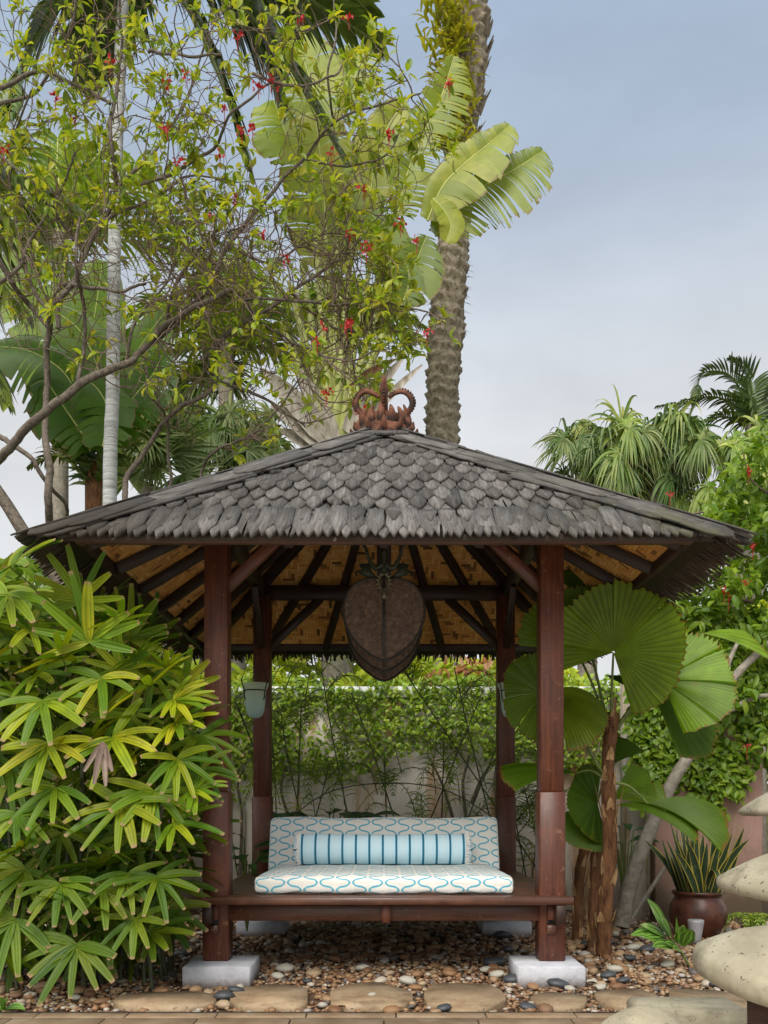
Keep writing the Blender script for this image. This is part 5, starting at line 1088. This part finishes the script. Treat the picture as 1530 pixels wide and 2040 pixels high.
# fan palms behind
def fanpalm(label,cx,cy,d,leafs,W=1.0,trunkr=.14,grp=None):
    t=thing('fan_palm',label,'palm',(P(cx,cy,d)[0],d,0),grp); c0=P(cx,cy,d)
    for hx,hy,ang,Rpx,hang,col in leafs:
        h=P(hx,hy,d+U(-.5,.3)); up=np.array([RNG.normal(0,.25),-.85,.5]); f=np.array([math.sin(ang),-.2,math.cos(ang)])
        mb=fan_leaf(h,f,up,Rpx*d/F,38,4.9,Rpx*d/F*.075,LN,hang,7,.03,.35,.10,.08); o=setcol(mb.build('fan_leaf',M['fanpalm'],t,True),col)
        m=MB(); tube(m,smooth_path(np.array([c0+np.array([0,0,-.3]),(c0+h)/2+np.array([0,0,.12]),h]),8),.014,5); m.build('leaf_stalk',M['stalk'],o,True)
    m=MB(); tube(m,[[c0[0],c0[1],-.1],[c0[0],c0[1],c0[2]*.6],[c0[0],c0[1],c0[2]-.1]],trunkr,10); m.build('trunk',M['palebark'],t,True); return t
def rl(x0,x1,y0,y1,n,R0,R1,h0,h1,cols): return [(U(x0,x1),U(y0,y1),U(-1.9,1.9),U(R0,R1),U(h0,h1),random.choice(cols)) for _ in range(n)]
cg=[(1,1,1),(.7,.8,.8),(1.25,1.2,1.0),(.85,.9,1.2)]
fanpalm('fan palm with fine spread leaves behind the roof beside the white trunk',300,960,12.5,rl(255,370,850,960,9,80,110,.05,.3,cg))
fanpalm('fan palm with hanging leaf tips between the white trunk and the grey sheaths',470,930,13,rl(400,560,760,940,16,75,105,.5,1.1,cg))
fanpalm('fan palm with drooping yellowed tips right of the roof apex',1170,960,13,rl(1120,1240,845,960,22,65,95,.7,1.5,[(1,1,1.2),(1.5,1.4,1.2),(.7,.8,.9),(.8,.9,1.2)]))
fanpalm('fan palm with hanging leaf curtains above the right end of the roof',1310,960,12.6,rl(1230,1400,835,990,34,65,95,.8,1.7,[(2.0,1.9,1.6),(1,1,1.2),(1.3,1.3,1.2),(.6,.75,.9),(.75,.9,1.2)]))
fanpalm("fan palm with pale hanging curtains at the picture's right edge",1470,960,12.2,rl(1390,1560,830,1010,30,75,100,.9,1.8,[(1.9,1.8,1.5),(1,1,1),(1.35,1.3,1.1),(.7,.8,.9)]))
fanpalm('fan palm deep between the left branches and the dry sheaths',390,830,14.5,rl(330,480,740,870,9,70,100,.4,.9,cg))
fp=thing('feather_palm','dark feather palm with bending fronds standing highest at the right edge','palm',(P(1500,1640,14)[0],14,0))
for pts,L,dr in(([(1490,850),(1480,790),(1450,745),(1400,745),(1385,800)],75,.25),([(1500,850),(1470,810),(1420,790),(1370,800),(1310,810)],60,.5),([(1500,850),(1500,780),(1485,735),(1455,715)],70,.2),([(1510,850),(1530,780),(1570,760)],80,.3),([(1495,850),(1440,830),(1390,850),(1350,890)],65,.5),([(1505,860),(1540,830),(1590,850)],80,.5)):
    frond(fp,pts,14,L*.85,40,5.5,dr,.3,(1.2,1.3,1.6))
m=MB(); tube(m,[P(1510,1740,14),P(1508,1100,14),P(1503,850,14)],.14,10); m.build('trunk',M['palebark'],fp,True)
m=MB(); strip(m,P(1500,860,13.9),np.array([-.1,0,1.]),np.array([1.,0,0]),np.array([0,-1.,0]),1.0,.06,PT,.0,8,.6); m.build('spear_leaf',M['coconut'],fp)

for lab,cx,cy,d,R_ in(('pale feathery palm filling the gap behind the bare branches',120,470,13.5,330),('pale feathery palm low behind the twig tangle',450,690,14,260),('light green feathery palm rising behind the paddle leaves',690,660,14.5,170)):
    t=thing('feathery_palm',lab,'palm',(P(cx,cy,d)[0],d,0))
    for i in range(13):
        a=-1.9+3.8*(i+.5)/13+U(-.12,.12); L=R_*U(.75,1.05); sx_,cz_=math.sin(a),math.cos(a)
        frond(t,[(cx,cy),(cx+sx_*L*.4,cy-cz_*L*.42-20),(cx+sx_*L*.75,cy-cz_*L*.6-10),(cx+sx_*L*1.05,cy-cz_*L*.55+L*.12)],d,75*R_/260,30,9,.5,.3,random.choice([(1.5,1.35,1.2),(1.8,1.5,1.5),(1.2,1.15,1.0),(1.0,1.0,1.0)]),mat='areca',dz=U(-1,1),stalk='stalkyellow')
    m=MB(); c0=P(cx,cy,d); tube(m,[[c0[0],d,-.1],[c0[0],d,c0[2]*.5],[c0[0],d,c0[2]]],.12,9); m.build('trunk',M['palebark'],t,True)
# soft greenery beyond the garden wall
m=MB(); n=15000; X=RNG.uniform(-6.2,7.5,n); top=2.50+.18*np.sin(X*1.7)+.12*np.sin(X*4.1+1)+.5*np.clip(X-2.6,0,1.4)+.25*np.clip(-2.2-X,0,1); Z=2.0+RNG.random(n)**.8*(top-2.0); Y=9.6+RNG.random(n)*1.6+.4*np.sin(X*3)*.3
leaves(m,np.c_[X,Y,Z],rdir(n)+np.array([0,-.2,.2]),nrm(np.c_[RNG.normal(0,.5,n),-np.ones(n)*.7,RNG.uniform(.2,1.3,n)]),RNG.uniform(.10,.20,n),RNG.uniform(.03,.06,n))
hg=tag(m.build('hedge',M['hedge']),'bright yellow green hedge showing above the garden wall','hedge',None,'stuff')
m=MB(); n=90; X=RNG.normal(.85,.30,n); Z=RNG.uniform(2.2,2.55,n); leaves(m,np.c_[X,RNG.uniform(9.35,9.6,n),Z],rdir(n)+np.array([0,0,.4]),nrm(np.c_[RNG.normal(0,.5,n),-np.ones(n),RNG.uniform(.2,1,n)]),RNG.uniform(.10,.18,n),RNG.uniform(.02,.035,n))
cr_=thing('croton_bush','croton with orange red leaves above the wall behind the swing fan','bush',(.85,9.5,0)); tag(m.build('croton_leaves',M['orange'],cr_),kind='stuff')
# dim greenery far behind, reads as one mass
m=MB(); n=16000; X=RNG.uniform(-9,10.5,n); top=4.0+.8*np.sin(X*.9+1.5)+.4*np.sin(X*2.6)-.9*np.exp(-((X+5.3)/1.2)**2)*0-1.5*np.exp(-((X-1.9)/1.3)**2); Z=RNG.random(n)*np.clip(top,1.5,9); Y=14.5+RNG.random(n)*2
leaves(m,np.c_[X,Y,Z],rdir(n),nrm(rdir(n)+np.array([0,-.6,.5])),RNG.uniform(.18,.4,n),RNG.uniform(.05,.10,n)); tag(m.build('distant_greenery',M['hedge']),'mass of green foliage far beyond the garden wall','greenery',None,'stuff')

# ------------------------------------------------------------------ flowering tree (bare wiry branches)
jt=thing('flowering_tree','bare branched tree with light green leaves and red flowers filling the upper left','tree',(P(110,1300,8)[0],8,0))
DT=8.0
main=[([(100,1640),(105,1300),(100,1100),(94,1014),(94,963),(92,880),(94,774),(96,657),(100,620),(150,553),(170,500),(205,440),(235,370),(220,300),(222,220),(238,140),(241,0),(246,-60)],22,5,0),
 ([(-60,960),(0,916),(78,833),(157,763),(251,724),(290,692),(333,645),(392,610),(470,570)],19,9,-.3),
 ([(282,700),(392,604),(433,540),(453,488),(503,428),(604,317),(669,241),(770,206),(840,190)],12,3,-.2),
 ([(400,720),(468,654),(579,584),(694,503),(740,450)],10,3,.1),([(470,600),(579,601),(680,604),(770,605),(850,622),(882,640)],6,2.5,-.1),
 ([(250,1000),(251,959),(274,923),(325,845),(376,802),(427,770),(433,735),(443,688)],13,6,.4),([(340,990),(337,951),(333,853),(321,814),(296,782),(292,730)],8,4,.5),([(400,960),(405,930),(430,900),(520,850),(600,750)],7,3,.3),([(427,755),(520,790),(580,830),(610,850)],9,3,.2),
 ([(-30,860),(39,892),(86,951),(129,1006),(128,1040)],12,7,.2),([(-20,575),(39,535),(60,480),(120,380),(150,300)],9,4,.3),([(-30,470),(20,560),(60,610),(98,650)],12,9,.1),([(0,176),(75,146),(151,166),(221,209)],9,6,-.2),([(-30,215),(60,190),(110,120),(150,30),(160,-40)],8,4,.2),
 ([(282,372),(418,302),(458,231),(513,186),(560,150)],8,3,-.2),([(297,103),(367,108),(443,106)],7,4,-.3),([(503,146),(594,174),(669,146),(690,110)],6,3,-.2),([(235,370),(300,310),(360,220),(400,120),(420,20)],8,3,.2),([(100,620),(60,560),(30,420),(20,300),(60,180)],9,4,.4),
 ([(157,763),(170,680),(165,600),(150,540),(160,430)],9,5,-.3),([(115,655),(118,575),(170,572),(230,580),(290,565)],10,5,-.2),([(170,500),(120,440),(60,360),(-20,300)],8,4,.3),([(333,645),(350,560),(420,470),(470,400),(490,330)],8,3,.3),([(453,488),(540,520),(640,470),(720,480)],6,2.5,.2),([(205,440),(300,400),(380,350),(470,360)],7,3,.2),
 ([(579,584),(640,640),(700,660),(760,650)],6,2.5,.2),([(470,570),(520,640),(600,690),(690,720),(740,700)],7,3,0),([(604,317),(700,330),(780,300),(800,250)],5,2.5,0),([(669,241),(650,150),(670,60),(660,-20)],5,2.5,.1),([(251,724),(270,640),(330,560),(360,480)],7,3,.3)]
polys=[]
def mkbr(pts3,r0,r1,nm='branch',mt='branch',k=7,n=None,jit=.016):
    n=n or max(8,len(pts3)*6); sp=smooth_path(np.array(pts3),n); jv=RNG.normal(0,jit,(n,3)); jv=np.apply_along_axis(lambda c:np.convolve(c,[.1,.2,.4,.2,.1],'same'),0,jv); jv[0]=0; sp=sp+jv; m=MB(); tube(m,sp,np.linspace(r0,r1,n),k); m.build(nm,M[mt],jt,True); return sp
for i,(px,a_,b_,dz) in enumerate(main):
    pts3=[P(x,y,DT+dz+.25*math.sin(j*1.3+i)) for j,(x,y) in enumerate(px)]
    if i==0: pts3[0][2]=-.05
    sp=mkbr(pts3,a_*.5*DT/F*1.0,b_*.5*DT/F,'trunk' if i==0 else 'branch'); polys.append((sp,b_))
CROWN=np.array([(-40,-40),(560,-40),(700,40),(830,60),(900,170),(915,330),(840,400),(760,470),(880,560),(900,690),(800,720),(740,800),(600,860),(430,930),(250,800),(100,700),(-40,760)],float)
def inside(x,y):
    c=False; n=len(CROWN); j=n-1
    for i in range(n):
        xi,yi=CROWN[i]; xj,yj=CROWN[j]
        if (yi>y)!=(yj>y) and x<(xj-xi)*(y-yi)/(yj-yi)+xi: c=not c
        j=i
    return c
tw=MB(); tipsT=[]; nodes=[]
def grow(p,d,L,r,depth):
    n=max(4,int(L/.055)); pts=[p]; q=p.copy(); dd=d.copy(); bend=RNG.normal(0,.10,3)
    for i in range(n):
        dd=nrm(dd+bend*.9+RNG.normal(0,.20,3)*[1,.8,1]+np.array([0,0,.035])); qn=q+dd*L/n; x,y=proj(qn)
        if not inside(x,y) or abs(qn[1]-DT)>1.1: break
        q=qn; pts.append(q.copy())
    if len(pts)<3: return
    pts=np.array(pts); tube(tw,pts,np.linspace(r,r*.5,len(pts)),4,False); tipsT.append((pts[-1],nrm(pts[-1]-pts[-2])))
    for i in range(1,len(pts)-1,2): nodes.append((pts[i],nrm(pts[i+1]-pts[i])))
    if depth>0:
        for _ in range(random.choice([1,2,2,3])):
            i=random.randint(1,len(pts)-2); t_=nrm(pts[i+1]-pts[i]); nd=nrm(t_*.6+rdir(1)[0]*.9); grow(pts[i],nd,L*U(.45,.8),r*.75,depth-1)
for sp,b_ in polys:
    n=len(sp); Ln=np.linalg.norm(np.diff(sp,axis=0),axis=1).sum(); ks=max(3,int(Ln/.15))
    for _ in range(ks):
        i=random.randint(int(n*.15),n-2); x,y=proj(sp[i])
        if not inside(x,y): continue
        t_=nrm(sp[i+1]-sp[i]); dense=2 if (300<x<760 and 460<y<760) else (1 if random.random()<.75 else 0)
        for _ in range(dense): grow(sp[i],nrm(t_*.5+rdir(1)[0]*[1,.6,1]),U(.35,.95),U(.0042,.0078),2)
tag(tw.build('twigs',M['twig'],jt,True),kind='stuff')
LP_=[];LD=[];LN_=[];LL=[]
def whorl(p,d,n,L0):
    for _ in range(n):
        dd=nrm(d*.5+rdir(1)[0]+np.array([0,0,-.1])); LP_.append(p+dd*.012); LD.append(dd); LN_.append(nrm(np.array([RNG.normal(0,.5),-.5,.8])+.3*rdir(1)[0])); LL.append(L0*U(.6,1.25))
for p,d in tipsT:
    x,y=proj(p); dens=.58 if y<420 else (.16 if 250<x<720 and y<760 else .16)
    if x>700: dens=.6
    if random.random()<dens: whorl(p,d,random.choice([5,6,7,8]),.098)
for p,d in nodes:
    x,y=proj(p); pr_=.07 if y<420 or x>720 else .012
    if random.random()<pr_: whorl(p,d,random.choice([2,3,4]),.092)
m=MB(); LL=np.array(LL); leaves(m,np.array(LP_),np.array(LD),np.array(LN_),LL,LL*.24); tag(m.build('foliage',M['jatropha'],jt),kind='stuff'); print('jatropha leaves',len(LL),'twigs',len(tipsT))
def flower(par,p,s=.05):
    s*=.8; m=MB(); n=random.randint(9,16); c=p+RNG.normal(0,s*.4,(n,3)); leaves(m,c,rdir(n)+np.array([0,-.2,.3]),rdir(n)+np.array([0,-1,.3]),RNG.uniform(.5,1,n)*s,RNG.uniform(.2,.35,n)*s); tube(m,[p+np.array([0,.01,-.10]),p],.003,4); m.build('flower',M['flower'],par)
for px,py in((335,158),(370,150),(447,218),(503,255),(482,262),(473,75),(695,33),(8,300),(110,193),(553,178),(895,170),(798,448),(730,497),(567,514),(522,468),(470,403),(697,467),(660,305),(333,255),(150,235),(632,680),(700,640),(850,665),(515,172),(420,436),(725,375),(775,268),(540,160),(218,123),(645,655),(690,650),(600,40),(830,480),(715,818),(650,785),(438,312),(355,320)): flower(jt,P(px,py,DT-.55+U(-.2,.3)),.055)

# lower left dark trunk and shrub behind the lady palm
tb=thing('old_tree_stump','dark forked trunk behind the lady palm under the roof corner','tree',(P(150,1400,7.3)[0],7.3,0))
m=MB(); tube(m,smooth_path(np.array([P(150,1800,7.3),P(155,1400,7.3),P(150,1200,7.3),P(158,1130,7.3),P(175,1090,7.3)]),12),np.linspace(.085,.05,12),9); tube(m,smooth_path(np.array([P(155,1230,7.3),P(120,1160,7.3),P(60,1080,7.3),P(10,1000,7.3),P(-40,930,7.3)]),12),np.linspace(.06,.045,12),8); m.build('trunk',M['branch'],tb,True)
m=MB(); n=4200; X=RNG.uniform(-120,330,n); Yp=RNG.uniform(1120,1800,n); d=RNG.uniform(7.6,8.6,n); Pb=np.stack([(X-HX)*d/F,d,EYE+(HY-Yp)*d/F],-1); leaves(m,Pb,rdir(n),nrm(rdir(n)+np.array([0,-.8,.5])),RNG.uniform(.10,.2,n),RNG.uniform(.03,.055,n)); bsh=thing('background_bush','green bush glimpsed between the lady palm and the roof eave','bush',(-3,8,0)); tag(m.build('bush_leaves',M['shrub'],bsh),kind='stuff')

# ------------------------------------------------------------------ flowering shrub at the right, pale bare tree
sh=thing('flowering_shrub','leafy shrub with small red flowers beside the right end of the roof','shrub',(P(1450,1640,8.2)[0],8.2,0))
n=9000; X=RNG.uniform(1290,1640,n); Yp=RNG.uniform(840,1560,n); lim=np.interp(X,[1290,1330,1380,1420,1480,1530,1640],[1230,1130,1040,990,900,860,830]); low=np.interp(X,[1290,1340,1400,1470,1530,1640],[1270,1300,1330,1400,1520,1560])
cl=np.sin(X*.045+np.sin(Yp*.031)*2)+np.sin(Yp*.052+X*.02); k=(Yp>lim+RNG.normal(0,22,n))&(Yp<low+RNG.normal(0,25,n))&(cl+RNG.normal(0,.7,n)>-1.0)
X,Yp,cl=X[k],Yp[k],cl[k]; n=len(X); d=8.1-.30*cl+RNG.uniform(-.35,.5,n); Pb=np.stack([(X-HX)*d/F,d,EYE+(HY-Yp)*d/F],-1)
m=MB(); leaves(m,Pb,rdir(n)+np.array([0,-.2,-.2]),nrm(np.c_[RNG.normal(0,.45,n),RNG.normal(-.6,.2,n),RNG.uniform(.3,1.2,n)]),RNG.uniform(.075,.15,n),RNG.uniform(.020,.036,n)); tag(m.build('foliage',M['shrub'],sh),kind='stuff')
for seq in([(1530,1080),(1470,1030),(1400,1020),(1330,1040)],[(1500,1200),(1440,1180),(1400,1130),(1340,1180)],[(1560,1300),(1470,1250),(1450,1180),(1410,1100)],[(1560,1000),(1500,960),(1480,900)],[(1560,1420),(1480,1450),(1420,1500)],[(1580,1700),(1570,1400),(1560,1000)]):
    m=MB(); tube(m,smooth_path(np.array([P(x,y,8.0) for x,y in seq]),14),np.linspace(.016,.006,14),5); m.build('branch',M['twig'],sh,True)
for px,py in((1443,1178),(1452,1193),(1492,940),(1335,985),(1487,1160),(1500,1090),(1368,1113),(1488,1487)): flower(sh,P(px,py,7.5),.042)
fg=thing('frangipani_tree','bare pale grey forked tree leaning right behind the ruffled fan palm','tree',(P(1245,1830,7.6)[0],7.6,0))
for seq,r0,r1 in(([(1238,1845),(1262,1740),(1310,1620),(1350,1540),(1385,1490),(1402,1465)],.07,.045),([(1395,1480),(1383,1440),(1390,1410)],.035,.024),([(1402,1468),(1418,1430),(1440,1380),(1480,1330),(1540,1275)],.045,.028),([(1418,1430),(1460,1412),(1500,1390),(1545,1385)],.028,.018),([(1440,1380),(1452,1320),(1470,1280)],.026,.016),([(1255,1835),(1330,1720),(1385,1640),(1410,1600)],.02,.012)):
    sp=smooth_path(np.array([P(x,y,7.55) for x,y in seq]),16); m=MB(); tube(m,sp,np.linspace(r0,r1,16),9); m.build('trunk' if r0>.06 else 'branch',M['palebark'],fg,True)
# small ferns low at the right edge and a tuft at the lower left corner
fe=thing('ground_fern','low fern tuft on the pebbles between the two broad mushroom caps','fern',G(1500,1860))
q=G(1500,1860)
for i in range(16):
    a=i*2.4; L=U(.22,.38); h=np.array([math.cos(a),math.sin(a)*.7,0]); path=[q+h*.02,q+h*L*.4+np.array([0,0,.14]),q+h*L*.8+np.array([0,0,.13]),q+h*L+np.array([0,0,.05])]; fm,rb=feather(None,path,.075,12,.012,.4,.2); o=setcol(fm.build('frond',M['areca'],fe,True),(1.3,1.25,1)); rb.build('rachis',M['stalk'],o)
tf=thing('striped_leaf_tuft','small tuft of striped leaves at the lower left corner of the terrace','plant',G(10,2005))
q=G(8,2012)
for i in range(6):
    a=i*1.1+.3; d=nrm(np.array([math.cos(a),-.3,.5])); m=MB(); strip(m,q,d,nrm(np.cross([0,-.5,1.],d)),np.array([0,-.5,1.]),.13,.05,[.3,.9,1,.8,.05],.4,7,.2); m.build('leaf',M['ginger'],tf,True)
